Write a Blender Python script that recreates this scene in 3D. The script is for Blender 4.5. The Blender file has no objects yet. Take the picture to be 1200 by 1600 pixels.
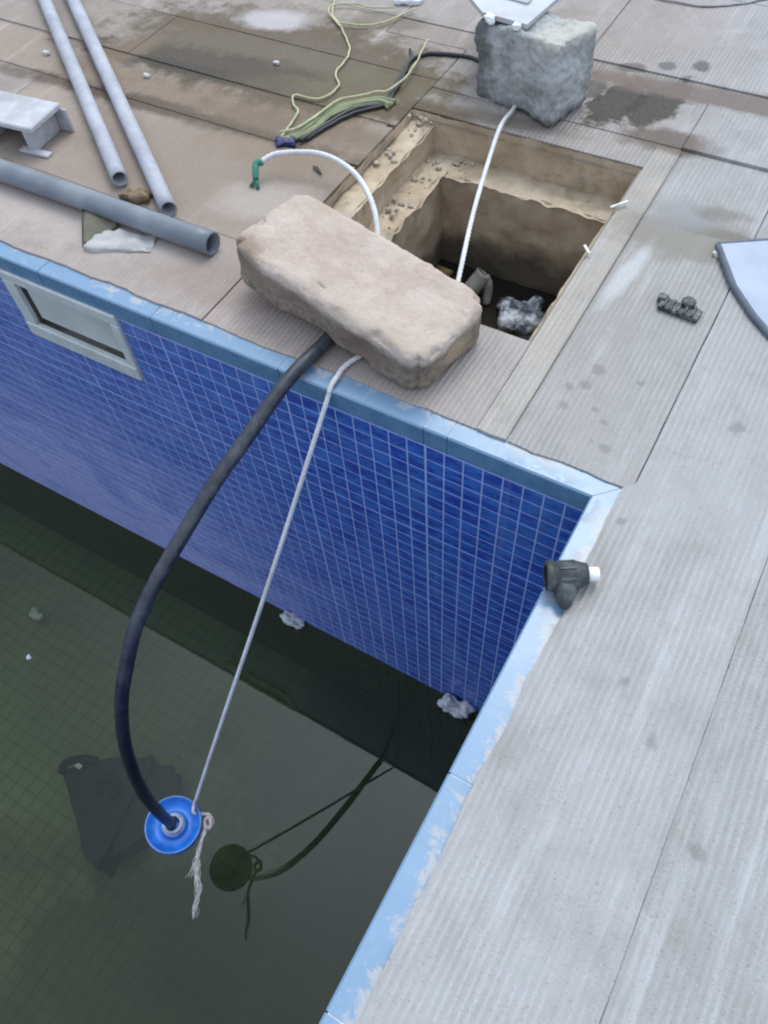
import bpy, bmesh, math, random
from mathutils import Vector, Matrix, noise
random.seed(7)
S = bpy.context.scene
COL = S.collection

# ------------------------------------------------------------------ camera, sky, sun, exposure
cam_d = bpy.data.cameras.new('camera')
cam = bpy.data.objects.new('camera', cam_d); COL.objects.link(cam)
R = ((0.8657, 0.4974, -0.0567), (0.3908, -0.7422, -0.5445), (-0.3129, 0.4492, -0.8369))
ax = [Vector(r) for r in R]
rot = Matrix((ax[0], -ax[1], -ax[2])).transposed()
cam.matrix_world = Matrix.Translation((0.1093, -0.7357, 1.0299)) @ rot.to_4x4()
cam_d.sensor_fit = 'HORIZONTAL'; cam_d.sensor_width = 36.0
cam_d.lens = 1221.254 / 1200 * 36.0
cam_d.clip_start = .02; cam_d.clip_end = 500
S.camera = cam

world = bpy.data.worlds.new('World'); S.world = world; world.use_nodes = True
wn = world.node_tree
sky = wn.nodes.new('ShaderNodeTexSky'); sky.sky_type = 'NISHITA'; sky.sun_disc = False
SUN_EL, SUN_AZ = math.radians(58), math.radians(-8)
sky.sun_elevation = SUN_EL; sky.sun_rotation = SUN_AZ
sky.air_density = 1.0; sky.dust_density = 4.0; sky.ozone_density = 1.0
bg = wn.nodes['Background']; bg.inputs['Strength'].default_value = .135
# a high, even cloud deck over most of the sky
wt = wn.nodes.new('ShaderNodeTexCoord'); wz = wn.nodes.new('ShaderNodeTexNoise'); wz.inputs['Scale'].default_value = 2.2; wz.inputs['Detail'].default_value = 5
wn.links.new(wt.outputs['Generated'], wz.inputs['Vector'])
wr = wn.nodes.new('ShaderNodeMapRange'); wr.inputs[1].default_value = .3; wr.inputs[2].default_value = .7; wr.inputs[3].default_value = .68; wr.inputs[4].default_value = .95
wn.links.new(wz.outputs['Fac'], wr.inputs[0])
wm = wn.nodes.new('ShaderNodeMix'); wm.data_type = 'RGBA'; SUNV = (math.sin(SUN_AZ) * math.cos(SUN_EL), math.cos(SUN_AZ) * math.cos(SUN_EL), math.sin(SUN_EL))
wd = wn.nodes.new('ShaderNodeVectorMath'); wd.operation = 'DOT_PRODUCT'; wd.inputs[1].default_value = SUNV
wn.links.new(wt.outputs['Generated'], wd.inputs[0])
wg = wn.nodes.new('ShaderNodeMapRange'); wg.interpolation_type = 'SMOOTHSTEP'
wg.inputs[1].default_value = .76; wg.inputs[2].default_value = 1.0; wg.inputs[3].default_value = 0; wg.inputs[4].default_value = 1
wn.links.new(wd.outputs['Value'], wg.inputs[0])
wc = wn.nodes.new('ShaderNodeMix'); wc.data_type = 'RGBA'; wc.inputs[6].default_value = (7.6, 8.9, 10.7, 1); wc.inputs[7].default_value = (28., 32., 35., 1)
wn.links.new(wg.outputs[0], wc.inputs[0]); wn.links.new(wc.outputs[2], wm.inputs[7])
wn.links.new(wr.outputs[0], wm.inputs[0]); wn.links.new(sky.outputs[0], wm.inputs[6]); wn.links.new(wm.outputs[2], bg.inputs['Color'])

sun_d = bpy.data.lights.new('sun', 'SUN'); sun_d.energy = 1.15; sun_d.angle = math.radians(22)
sun_d.color = (1.0, .94, .86)
sun = bpy.data.objects.new('sun', sun_d); COL.objects.link(sun)
sdir = Vector((math.sin(SUN_AZ) * math.cos(SUN_EL), math.cos(SUN_AZ) * math.cos(SUN_EL), math.sin(SUN_EL)))
sun.rotation_euler = sdir.to_track_quat('Z', 'Y').to_euler()
sun.location = (0, 0, 6)
S.view_settings.view_transform = 'Standard'; S.view_settings.look = 'None'
S.view_settings.gamma = 1; S.view_settings.use_curve_mapping = False
S.view_settings.exposure = -0.2
S.cycles.filter_width = 2.0

WATER = -1.235
FLOOR = -1.72
T = .0375            # mosaic pitch

# ------------------------------------------------------------------ node helper
class NT:
    def __init__(s, name):
        s.m = bpy.data.materials.new(name); s.m.use_nodes = True
        s.t = s.m.node_tree; s.p = s.t.nodes['Principled BSDF']; s.out = s.t.nodes['Material Output']
        s._pos = None
    def n(s, typ, **kw):
        x = s.t.nodes.new(typ)
        for k, v in kw.items(): setattr(x, k, v)
        return x
    def put(s, sock, v):
        if hasattr(v, 'is_output'): s.t.links.new(v, sock)
        elif isinstance(v, (tuple, list)) and len(v) == 3 and sock.type == 'RGBA': sock.default_value = (*v, 1)
        else: sock.default_value = v
    def pos(s):
        if s._pos is None: s._pos = s.n('ShaderNodeNewGeometry').outputs['Position']
        return s._pos
    def obj(s): return s.n('ShaderNodeTexCoord').outputs['Object']
    def math(s, op, a, b=0., c=0., clamp=False):
        x = s.n('ShaderNodeMath', operation=op); x.use_clamp = clamp
        s.put(x.inputs[0], a); s.put(x.inputs[1], b); s.put(x.inputs[2], c); return x.outputs[0]
    def map(s, v, loc=(0, 0, 0), rot=(0, 0, 0), sc=(1, 1, 1)):
        x = s.n('ShaderNodeMapping'); s.put(x.inputs[0], v)
        x.inputs['Location'].default_value = loc; x.inputs['Rotation'].default_value = rot; x.inputs['Scale'].default_value = sc
        return x.outputs[0]
    def noise(s, v, scale, detail=4, rough=.55, dist=0., w=None):
        x = s.n('ShaderNodeTexNoise')
        s.put(x.inputs['Vector'], v); x.inputs['Scale'].default_value = scale; x.inputs['Detail'].default_value = detail
        x.inputs['Roughness'].default_value = rough; x.inputs['Distortion'].default_value = dist
        return x.outputs['Fac']
    def ramp(s, f, a, b, lo=0., hi=1.):
        x = s.n('ShaderNodeMapRange', interpolation_type='SMOOTHSTEP'); s.put(x.inputs[0], f)
        x.inputs[1].default_value = a; x.inputs[2].default_value = b; x.inputs[3].default_value = lo; x.inputs[4].default_value = hi
        return x.outputs[0]
    def mix(s, f, a, b, mode='MIX'):
        x = s.n('ShaderNodeMix', data_type='RGBA', blend_type=mode); s.put(x.inputs[0], f); s.put(x.inputs[6], a); s.put(x.inputs[7], b)
        return x.outputs[2]
    def bump(s, h, strength=.3, dist=.01, prev=None):
        x = s.n('ShaderNodeBump'); s.put(x.inputs['Height'], h); x.inputs['Strength'].default_value = strength; x.inputs['Distance'].default_value = dist
        if prev is not None: s.t.links.new(prev, x.inputs['Normal'])
        return x.outputs[0]
    def fin(s, col=None, rough=None, normal=None, spec=None, coat=None):
        if col is not None: s.put(s.p.inputs['Base Color'], col)
        if rough is not None: s.put(s.p.inputs['Roughness'], rough)
        if normal is not None: s.put(s.p.inputs['Normal'], normal)
        if spec is not None: s.put(s.p.inputs['Specular IOR Level'], spec)
        return s.m
    def blob(s, cx, cy, rx, ry, ang=0., amp=.5, soft=.35, nz=None):
        """soft-edged uneven patch on the ground plane, 0..1"""
        v = s.n('ShaderNodeVectorMath', operation='SUBTRACT'); s.put(v.inputs[0], s.pos()); v.inputs[1].default_value = (cx, cy, 0)
        m = s.map(v.outputs[0], rot=(0, 0, -ang)); m = s.map(m, sc=(1 / rx, 1 / ry, 0))
        l = s.n('ShaderNodeVectorMath', operation='LENGTH'); s.put(l.inputs[0], m)
        d = s.math('ADD', l.outputs['Value'], s.math('MULTIPLY', s.math('SUBTRACT', nz, .5), amp * 2))
        return s.ramp(d, 1 + soft, 1 - soft)
def simple(name, col, rough=.6, vary=.25, scale=30, bump=.15, bd=.003, metallic=0., dirt=None, dirt_amt=.5, dscale=6):
    m = NT(name); v = m.obj()
    n = m.noise(v, scale, 6, .6)
    c = m.mix(m.ramp(n, .25, .75), tuple(x * (1 - vary) for x in col), tuple(min(1, x * (1 + vary)) for x in col))
    if dirt: c = m.mix(m.math('MULTIPLY', m.ramp(m.noise(v, dscale, 5, .65), .42, .68), dirt_amt), c, dirt)
    m.p.inputs['Metallic'].default_value = metallic
    return m.fin(c, rough, m.bump(n, bump, bd))

# ------------------------------------------------------------------ object helpers
def link(name, bm, mat, parent=None, smooth=False, loc=None):
    me = bpy.data.meshes.new(name); bm.normal_update(); bm.to_mesh(me); bm.free()
    if mat: me.materials.append(mat)
    if smooth:
        for p in me.polygons: p.use_smooth = True
    o = bpy.data.objects.new(name, me); COL.objects.link(o)
    if loc: o.location = loc
    if parent: o.parent = parent
    return o
def tag(o, label=None, cat=None, group=None, kind=None):
    if label: o['label'] = label
    if cat: o['category'] = cat
    if group: o['group'] = group
    if kind: o['kind'] = kind
    return o
def empty(name, loc=(0, 0, 0), rz=0.):
    o = bpy.data.objects.new(name, None); COL.objects.link(o); o.location = loc; o.rotation_euler = (0, 0, rz); o.empty_display_size = .05
    return o
def box(bm, x0, x1, y0, y1, z0, z1, bevel=0., M=None, seg=1):
    r = bmesh.ops.create_cube(bm, size=1.)
    vs = r['verts']
    for v in vs: v.co = Vector((x0 + (v.co.x + .5) * (x1 - x0), y0 + (v.co.y + .5) * (y1 - y0), z0 + (v.co.z + .5) * (z1 - z0)))
    if bevel:
        es = list({e for v in vs for e in v.link_edges})
        g = bmesh.ops.bevel(bm, geom=es, offset=bevel, segments=seg, affect='EDGES', profile=.5)
        vs = list({v for f in g['faces'] for v in f.verts} | {v for v in vs if v.is_valid})
    if M is not None:
        for v in vs: v.co = M @ v.co
    return vs
def spline(pts, n=10):
    P = [Vector(p) for p in pts]; P = [P[0] * 2 - P[1]] + P + [P[-1] * 2 - P[-2]]; out = []
    for i in range(1, len(P) - 2):
        for k in range(n):
            t = k / n; a, b, c, d = P[i - 1:i + 3]
            out.append(.5 * ((2 * b) + (c - a) * t + (2 * a - 5 * b + 4 * c - d) * t * t + (3 * b - a - 3 * c + d) * t ** 3))
    out.append(P[-2]); return out
def resample(P, step):
    out = [P[0].copy()]; acc = 0
    for a, b in zip(P, P[1:]):
        L = (b - a).length
        while acc + L >= step:
            t = (step - acc) / max(L, 1e-9); a = a.lerp(b, t); out.append(a.copy()); L = (b - a).length; acc = 0
        acc += L
    if (out[-1] - P[-1]).length > step * .3: out.append(P[-1].copy())
    return out
def tube(bm, P, r, seg=12, twist=0., depth=0., strands=3, inner=0., taper=None):
    """sweep a round (or laid-rope) section along P; inner > 0 leaves the ends open as a real pipe"""
    t = (P[1] - P[0]).normalized(); up = Vector((0, 0, 1)) if abs(t.z) < .9 else Vector((1, 0, 0))
    u = t.cross(up).normalized(); s = 0; rings = []; rin = []
    for i, p in enumerate(P):
        t = (P[min(i + 1, len(P) - 1)] - P[max(i - 1, 0)]).normalized()
        u = (u - t * u.dot(t)).normalized(); w = t.cross(u)
        if i: s += (p - P[i - 1]).length
        k = taper(i / (len(P) - 1)) if taper else 1
        ring = []; ri = []
        for j in range(seg):
            a = 2 * math.pi * j / seg
            rr = r * k * (1 + depth * abs(math.cos(strands * .5 * (a - twist * s))) - depth * .5)
            d = u * math.cos(a) + w * math.sin(a)
            ring.append(bm.verts.new(p + d * rr))
            if inner: ri.append(bm.verts.new(p + d * inner))
        rings.append(ring); rin.append(ri)
    def skin(rs, flip):
        for a, b in zip(rs, rs[1:]):
            for j in range(seg):
                q = (a[j], a[(j + 1) % seg], b[(j + 1) % seg], b[j]); bm.faces.new(q[::-1] if flip else q)
    skin(rings, False)
    if inner:
        skin(rin, True)
        for o_, i_ in ((rings[0], rin[0]), (rings[-1], rin[-1])):
            for j in range(seg): bm.faces.new((o_[j], o_[(j + 1) % seg], i_[(j + 1) % seg], i_[j]))
    else:
        bm.faces.new(rings[0][::-1]); bm.faces.new(rings[-1])
    bmesh.ops.recalc_face_normals(bm, faces=bm.faces[:]) if inner else None
def lathe(bm, prof, seg=48, M=None):
    rings = []
    for r, z in prof:
        if r < 1e-6: rings.append([bm.verts.new((0, 0, z))])
        else: rings.append([bm.verts.new((r * math.cos(2 * math.pi * j / seg), r * math.sin(2 * math.pi * j / seg), z)) for j in range(seg)])
    for a, b in zip(rings, rings[1:]):
        for j in range(seg):
            k = (j + 1) % seg
            if len(a) == 1 and len(b) == 1: continue
            if len(a) == 1: bm.faces.new((a[0], b[j], b[k]))
            elif len(b) == 1: bm.faces.new((a[j], b[0], a[k]))
            else: bm.faces.new((a[j], b[j], b[k], a[k]))
    if M is not None:
        for v in bm.verts: v.co = M @ v.co
    bmesh.ops.recalc_face_normals(bm, faces=bm.faces[:])
def rock(bm, hx, hy, hz, r, cuts, amp, freq, M, seed=0., amp2=0., freq2=60.):
    """round-edged, uneven block centred on the origin, then moved by M"""
    g = bmesh.ops.create_cube(bm, size=2.); bmesh.ops.subdivide_edges(bm, edges=bm.edges[:], cuts=cuts, use_grid_fill=True)
    h = Vector((hx, hy, hz))
    for v in bm.verts:
        p = Vector((v.co.x * hx, v.co.y * hy, v.co.z * hz))
        q = Vector([max(-(h[i] - r), min(h[i] - r, p[i])) for i in range(3)])
        d = p - q
        nrm = d.normalized() if d.length > 1e-7 else p.normalized()
        p2 = q + nrm * r if d.length > 1e-7 else p
        s = Vector((seed, seed * 1.7, seed * .3))
        p2 += nrm * (noise.fractal(p2 * freq + s, .8, 2., 4) * amp + noise.noise(p2 * freq2 + s) * amp2)
        v.co = M @ p2
def poly_slab(pts, z0, z1, jit, step=.035, bevel=.0008, seed=0, wob=None):
    """paving slab of any outline with a slightly chipped, eased edge"""
    rnd = random.Random(seed); P = []
    n = len(pts)
    for i in range(n):
        a = Vector((*pts[i], 0)); b = Vector((*pts[(i + 1) % n], 0)); L = (b - a).length; k = max(1, int(L / step))
        nm = Vector((b.y - a.y, a.x - b.x, 0)).normalized()
        j = (wob or {}).get(i, jit)
        st = k if j == jit else k * 2
        if j != jit: st = max(8, int(L / .009))
        for q in range(st):
            p = a.lerp(b, q / st)
            if j != jit: p = p + nm * j * (1.5 * noise.noise(p * 9) + .55 * noise.noise(p * 42) + .25 * noise.noise(p * 130)) * min(1, q / 5, (st - q) / 5)
            elif q: p = p + nm * rnd.uniform(-j, j * .4)
            P.append(p)
    bm = bmesh.new()
    bot = [bm.verts.new((p.x, p.y, z0)) for p in P]
    c = [bm.verts.new((p.x, p.y, z1 - bevel)) for p in P]
    top = []
    m = len(P)
    for i, p in enumerate(P):
        t = (P[(i + 1) % m] - P[i - 1]).normalized(); nm = Vector((-t.y, t.x, 0))
        top.append(bm.verts.new((p.x + nm.x * bevel, p.y + nm.y * bevel, z1)))
    for i in range(m):
        k = (i + 1) % m
        bm.faces.new((bot[i], bot[k], c[k], c[i])); bm.faces.new((c[i], c[k], top[k], top[i]))
    bm.faces.new(top)
    bmesh.ops.triangulate(bm, faces=[bm.faces[-1]] if False else [f for f in bm.faces if len(f.verts) > 4])
    return bm

# ------------------------------------------------------------------ materials of the setting
def deck_material():
    m = NT('combed_concrete'); p = m.pos()
    info = m.n('ShaderNodeObjectInfo')
    base = info.outputs['Color']
    big = m.noise(p, 2.3, 5, .6); mid = m.noise(p, 9, 6, .62); fine = m.noise(p, 95, 4, .6)
    edge = m.noise(p, 16, 5, .65); edge2 = m.noise(p, 38, 4, .6)
    streak = m.noise(m.map(p, sc=(26, 2.2, 1)), 1., 5, .6)
    hair = m.noise(m.map(p, sc=(150, 7, 1)), 1., 3, .6)
    c = m.mix(m.ramp(big, .3, .7, 0, .55), base, m.mix(.5, base, (0.304, 0.281, 0.258)))
    pat = m.noise(p, 4.6, 6, .68, .8); pat2 = m.noise(m.map(p, loc=(3, 7, 0), sc=(1.6, 1, 1)), 6.5, 6, .7, .5)
    near_pit = m.math('MULTIPLY', m.blob(-.45, .80, .75, .62, .1, .5, .6, mid), .75)
    c = m.mix(near_pit, c, m.mix(.45, c, m.mix(m.ramp(pat2, .38, .62), (0.228, 0.217, 0.194), (0.296, 0.293, 0.274))))
    c = m.mix(m.ramp(pat, .48, .66, 0, .55), c, m.mix(.55, c, (0.205, 0.201, 0.179)))
    c = m.mix(m.ramp(pat2, .50, .68, 0, .55), c, m.mix(.6, c, (0.236, 0.194, 0.160)))
    c = m.mix(m.ramp(pat, .42, .30, 0, .5), c, m.mix(.5, c, (0.471, 0.479, 0.502)))
    c = m.mix(m.ramp(mid, .45, .78, 0, .5), c, (0.220, 0.204, 0.186))
    c = m.mix(m.ramp(mid, .42, .22, 0, .45), c, (0.456, 0.456, 0.464))
    c = m.mix(m.ramp(streak, .35, .7, 0, .45), c, m.mix(.5, c, (0.251, 0.251, 0.258)))
    c = m.mix(m.ramp(streak, .46, .3, 0, .4), c, (0.471, 0.479, 0.502))
    c = m.mix(m.ramp(hair, .55, .75, 0, .35), c, (0.228, 0.228, 0.236))
    # comb ridges
    sp = m.n('ShaderNodeSeparateXYZ'); m.put(sp.inputs[0], p)
    wob = m.math('MULTIPLY', m.math('SUBTRACT', m.noise(m.map(p, sc=(9, 3, 1)), 1., 3), .5), .012)
    ph = m.math('MULTIPLY', m.math('ADD', sp.outputs[0], wob), 2 * math.pi / .0105)
    comb = m.math('MULTIPLY_ADD', m.math('SINE', ph), .5, .5)
    rag = m.noise(m.map(p, sc=(70, 22, 1)), 1., 3, .6)
    comb = m.math('MULTIPLY', comb, m.ramp(rag, .25, .65, .25, 1.))
    keep = m.math('MULTIPLY', m.ramp(m.noise(p, 3.1, 4, .6), .30, .58), m.ramp(sp.outputs[0], -1.15, -.5, .25, 1.))
    combk = m.math('MULTIPLY', comb, keep)
    c = m.mix(m.math('MULTIPLY', combk, .30), c, (0.532, 0.532, 0.555))
    # stains of the place (wet, rust-brown dirt, cement smears) and some painted shade
    def stain_shade(c, args, col, amt, nz=edge):
        return m.mix(m.math('MULTIPLY', m.blob(*args, nz=nz), amt), c, col, 'MIX')
    brown, wet, dark, pale = (.19, .148, .11), (.078, .064, .042), (.045, .038, .030), (.46, .445, .44)
    c = stain_shade(c, (-1.08, .47, .36, .26, .1, .7, .6), (0.251, 0.217, 0.186), .8)
    c = stain_shade(c, (-.92, .62, .25, .14, .3, .7, .5), (0.228, 0.190, 0.148), .75)
    c = stain_shade(c, (-1.30, .67, .42, .085, .05, .6, .5), brown, .7)
    c = stain_shade(c, (-1.24, .91, .47, .20, .06, .8, .28), (.100, .081, .052), .90)
    c = stain_shade(c, (-1.24, .800, .46, .075, .08, .8, .35), (.056, .045, .029), .88)
    c = stain_shade(c, (-1.30, .764, .42, .024, .06, .6, .5), dark, .9)  # dirty groove, with its step shadow painted in
    c = stain_shade(c, (-1.40, .583, .52, .030, .04, .9, .5), (.085, .066, .050), .85)  # the other groove: dirt and a painted step shadow
    c = stain_shade(c, (-1.02, .78, .22, .07, .15, .8, .4), (.105, .085, .055), .8)
    c = stain_shade(c, (-1.0, .66, .26, .05, .1, .9, .5), (.17, .14, .105), .7)
    c = stain_shade(c, (-.60, .875, .20, .025, .08, .8, .5), (.15, .135, .11), .7)
    c = stain_shade(c, (-1.62, .76, .05, .10, -.5, .7, .5), brown, .7)
    c = stain_shade(c, (-.90, .88, .20, .10, .5, .9, .3), (0.118, 0.103, 0.061), .8)
    c = stain_shade(c, (-1.05, 1.17, .12, .05, .4, .8, .4), (0.160, 0.144, 0.114), .7)
    c = stain_shade(c, (-.73, .84, .12, .03, .05, .6, .5), (0.099, 0.076, 0.049), .8)
    c = stain_shade(c, (-.362, 1.05, .052, .115, -.2, .6, .22), dark, .92, edge2)
    c = stain_shade(c, (-.272, 1.085, .050, .12, -.22, .6, .22), dark, .92, edge2)
    c = stain_shade(c, (-.43, 1.08, .035, .05, 0, .7, .3), dark, .75, edge2)
    c = stain_shade(c, (-.385, 1.21, .035, .018, .3, .7, .3), (0.122, 0.114, 0.114), .8, edge2)
    c = stain_shade(c, (-.31, 1.245, .02, .02, .3, .7, .3), (0.122, 0.114, 0.114), .8, edge2)
    c = stain_shade(c, (-.235, 1.275, .02, .024, .3, .7, .3), (0.099, 0.095, 0.095), .85, edge2)
    c = stain_shade(c, (-.21, .95, .10, .040, .12, .7, .4), (0.114, 0.087, 0.072), .85)  # shade of the recess under the slab edge, painted dark brown
    c = stain_shade(c, (-.10, 1.165, .50, .044, .06, .6, .4), (.165, .132, .118), .88)
    c = stain_shade(c, (-.07, .655, .13, .075, .12, .7, .3), (0.228, 0.209, 0.179), .85)
    c = stain_shade(c, (-.03, .695, .09, .016, .12, .5, .4), (0.167, 0.152, 0.125), .75)
    c = stain_shade(c, (-.135, .50, .016, .10, -.12, .6, .5), (0.486, 0.502, 0.517), .7)
    c = stain_shade(c, (-.10, .72, .07, .05, .4, .8, .5), (0.251, 0.251, 0.258), .7)
    c = stain_shade(c, (-.03, .76, .05, .02, .2, .8, .5), (0.152, 0.137, 0.114), .6)
    c = stain_shade(c, (-.80, .145, .18, .07, .2, .7, .5), (0.258, 0.220, 0.201), .6)
    c = stain_shade(c, (-1.22, .17, .30, .08, .1, .8, .5), pale, .55)
    c = stain_shade(c, (-1.33, 1.06, .10, .05, .3, .8, .4), (0.502, 0.517, 0.562), .75)
    c = stain_shade(c, (-.91, .39, .10, .06, .5, .8, .5), pale, .5)
    for x, y, r in ((-.114, .148, .012), (-.062, .162, .010), (-.098, .209, .014), (-.038, .143, .008), (-.016, .25, .009), (-.019, .093, .013),
                    (-.042, .096, .007), (-.09, .25, .016), (-.12, .19, .010), (.155, .225, .018), (.02, .0, .012), (.055, -.03, .01), (.21, -.33, .014), (.30, -.43, .012), (.33, -.1, .02), (.15, -.27, .01)):
        c = stain_shade(c, (x, y, r * .8, r * .62, x * 9, 1.3, .5), (0.190, 0.182, 0.179), .6, edge2)
    # pale sheen of cement dust, and pits
    c = m.mix(m.ramp(fine, .62, .78, 0, .35), c, (0.129, 0.122, 0.114))
    red = m.ramp(m.math('ADD', sp.outputs[0], m.math('MULTIPLY', m.math('SUBTRACT', big, .5), .9)), -.02, -.50)
    c = m.mix(red, c, m.mix(1., c, (1.0, .905, .845), 'MULTIPLY'))
    grit = m.noise(p, 330, 2, .5)
    c = m.mix(m.ramp(grit, .60, .70, 0, .4), c, (.12, .115, .105))
    c = m.mix(m.ramp(grit, .36, .28, 0, .35), c, (.55, .55, .56))
    wetm = m.blob(-1.25, .85, .40, .13, .1, .7, .4, edge)
    rough = m.math('SUBTRACT', m.math('MULTIPLY_ADD', mid, .15, .72), m.math('MULTIPLY', wetm, .22))
    nb = m.bump(combk, .55, .0022)
    nb = m.bump(fine, .35, .0015, nb); nb = m.bump(mid, .35, .006, nb)
    return m.fin(c, rough, nb, .3)
M_deck = deck_material()

def wall_grout():
    m = NT('tile_grout'); p = m.pos()
    n = m.noise(p, 40, 4)
    c = m.mix(n, (.24, .33, .64), (.46, .54, .80))
    sp = m.n('ShaderNodeSeparateXYZ'); m.put(sp.inputs[0], p)
    c = m.mix(m.ramp(sp.outputs[2], WATER + .004, WATER - .012, 0, .93), c, (.22, .23, .10))
    return m.fin(c, .8, m.bump(n, .3, .002))
def glazed_tiles():
    m = NT('glazed_blue_mosaic'); p = m.pos()
    sp = m.n('ShaderNodeSeparateXYZ'); m.put(sp.inputs[0], p)
    brush = m.noise(m.map(p, sc=(16, 1, 62)), 1., 6, .68, .6)
    brush2 = m.noise(m.map(p, sc=(34, 1, 190)), 1., 4, .65, .3)
    pool = m.noise(m.map(p, sc=(5.5, 1, 7)), 1., 4, .6)
    oi = m.n('ShaderNodeObjectInfo').outputs['Random']
    c = m.mix(m.ramp(brush, .40, .62), (.015, .046, .33), (.040, .165, .54))
    c = m.mix(m.ramp(brush2, .52, .74, 0, .6), c, (.085, .25, .54))
    c = m.mix(m.ramp(pool, .5, .72, 0, .55), c, (.06, .20, .46))
    # pale lavender mixed in, strongest low down and away from the corner
    pale_nz = m.noise(m.map(p, sc=(4, 1, 9)), 1., 5, .65)
    low = m.ramp(sp.outputs[2], -.25, -1.2)
    far = m.ramp(sp.outputs[0], -.25, -1.45)
    f = m.math('MULTIPLY', m.math('MULTIPLY_ADD', far, .85, .13), m.math('MULTIPLY_ADD', low, .85, .15))
    f = m.math('ADD', f, m.math('MULTIPLY', far, .20))
    f = m.math('MULTIPLY', f, m.ramp(pale_nz, .25, .72, .45, 1.25), clamp=True)
    streaky = m.ramp(m.noise(m.map(p, sc=(38, 1, 60)), 1., 5, .7), .3, .75, .65, 1.2)
    f = m.math('MULTIPLY', f, streaky, clamp=True)
    runs = m.ramp(m.noise(m.map(p, sc=(17, 1, .7)), 1., 4, .6), .54, .74, 0, .34)
    runs = m.math('MULTIPLY', runs, m.ramp(m.noise(p, 7, 4, .6), .35, .6))
    c = m.mix(runs, c, (.30, .36, .62))
    c = m.mix(f, c, (.34, .36, .62))
    c = m.mix(m.ramp(sp.outputs[2], WATER + .004, WATER - .012, 0, .93), c, (.20, .21, .085))
    rough = m.math('MULTIPLY_ADD', f, .5, .16, clamp=True)
    return m.fin(c, rough, m.bump(brush2, .08, .001), .5)
M_grout, M_tile = wall_grout(), glazed_tiles()

def edging_mat():
    m = NT('pale_blue_edging'); p = m.pos()
    n = m.noise(p, 22, 5, .65); n2 = m.noise(p, 60, 4, .6); sm = m.noise(m.map(p, sc=(17, 17, 17)), 1., 8, .78, .6)
    c = m.mix(m.ramp(n, .3, .7), (.085, .190, .320), (.125, .245, .385))
    sp = m.n('ShaderNodeSeparateXYZ'); m.put(sp.inputs[0], p)
    side = m.ramp(sp.outputs[1], .02, -.10, .50, .62)
    top = m.ramp(sp.outputs[2], -.012, -.004)
    c = m.mix(m.math('MULTIPLY', side, top), c, (.235, .335, .47))  # top face lightened in colour to stand in for light, plus wear
    c = m.mix(m.math('MULTIPLY', m.ramp(m.math('ADD', m.math('MULTIPLY_ADD', m.ramp(sp.outputs[1], .03, -.08), .03, sm), m.math('MULTIPLY', m.math('MAXIMUM', sp.outputs[0], sp.outputs[1]), 3.6)), .59, .69, 0, .85), top), c, (.40, .39, .39))
    c = m.mix(m.ramp(n2, .64, .74, 0, .4), c, (.35, .42, .5))
    return m.fin(c, m.ramp(sm, .5, .7, .25, .7), m.bump(n2, .1, .002), .5)
M_edging = edging_mat()

# ------------------------------------------------------------------ deck: bedding sheet and paving slabs
M_bed = NT('dirt_bedding')
_n = M_bed.noise(M_bed.pos(), 30, 6, .6)
M_bed = M_bed.fin(M_bed.mix(_n, (.19, .165, .14), (.34, .31, .28)), .95, M_bed.bump(_n, .6, .01))
bm = bmesh.new()
for x0, x1, y0, y1 in ((-60, -5, -60, 60), (0.004, 60, -60, 60), (-5, .004, -60, -4), (-5, .004, .83, 60), (-5, -.78, .004, .83), (-.22, .004, .004, .83), (-.78, -.22, .004, .262)):
    bm.faces.new([bm.verts.new(v) for v in ((x0, y0, -.016), (x1, y0, -.016), (x1, y1, -.016), (x0, y1, -.016))])
deck = tag(link('pool_deck', bm, M_bed), kind='structure')

bm = bmesh.new()
for x0, x1, y0, y1 in ((-4.9, -.806, .052, 3.2), (-.806, -.226, .052, .255), (-.226, .0, .052, .9), (.052, 3.0, -3.9, 3.2), (-.805, .052, .842, 3.2)):
    bm.faces.new([bm.verts.new(v) for v in ((x0, y0, -.0031 - .0003 * x1), (x1, y0, -.0031 - .0003 * x1), (x1, y1, -.0031 - .0003 * x1), (x0, y1, -.0031 - .0003 * x1))])
o = link('joint_fill', bm, M_deck, deck); o.color = (.19, .178, .16, 1)
LIGHT, PINK, TAN, FAR, GREY, BROWN = (.49, .485, .49), (.57, .495, .475), (.385, .335, .29), (.51, .495, .51), (.43, .43, .435), (.40, .35, .30)
slab_i = [0]
def slab(pts, tone, z=0., wob=None, jit=.0006, vary=.06):
    i = slab_i[0]; slab_i[0] += 1
    rnd = random.Random(100 + i)
    bm = poly_slab(pts, -.03, z + rnd.uniform(-.0012, .0012), jit, seed=i, wob=wob)
    o = link('paving_slab', bm, M_deck, deck)
    k = 1 + rnd.uniform(-vary, vary)
    o.color = (*[min(1, t * k * .69) for t in tone], 1)
    return o
def rect(x0, x1, y0, y1, tone, z=0., **k): return slab([(x0, y0), (x1, y0), (x1, y1), (x0, y1)], tone, z, **k)
W6 = .0042
rect(-.8008, -.2218, .034, .260, PINK, .001, wob={0: W6})                  # between the pool and the pit
rect(-.1644, .0490, .034, .6785, (.49, .465, .455), 0, wob={0: W6})
rect(-.1644, .0490, .6797, .9345, LIGHT, -.002)
rect(-.170, .0490, .9362, 1.1258, FAR, .003)
slab([(.034, -1.6), (.2638, -1.6), (.2638, .702), (.0502, .702), (.0502, .046), (.0345, .030)], LIGHT, .002, wob={5: W6})
rect(.0502, .2634, .7034, 1.1258, FAR, .001)
rect(.2642, .4765, -1.6, .2526, GREY, -.001); rect(.2646, .4765, .254, 1.1258, LIGHT, .001)
rect(.4777, .6925, -1.6, -.2972, LIGHT, 0); rect(.4777, .6925, -.296, 1.1258, GREY, .001)
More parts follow.
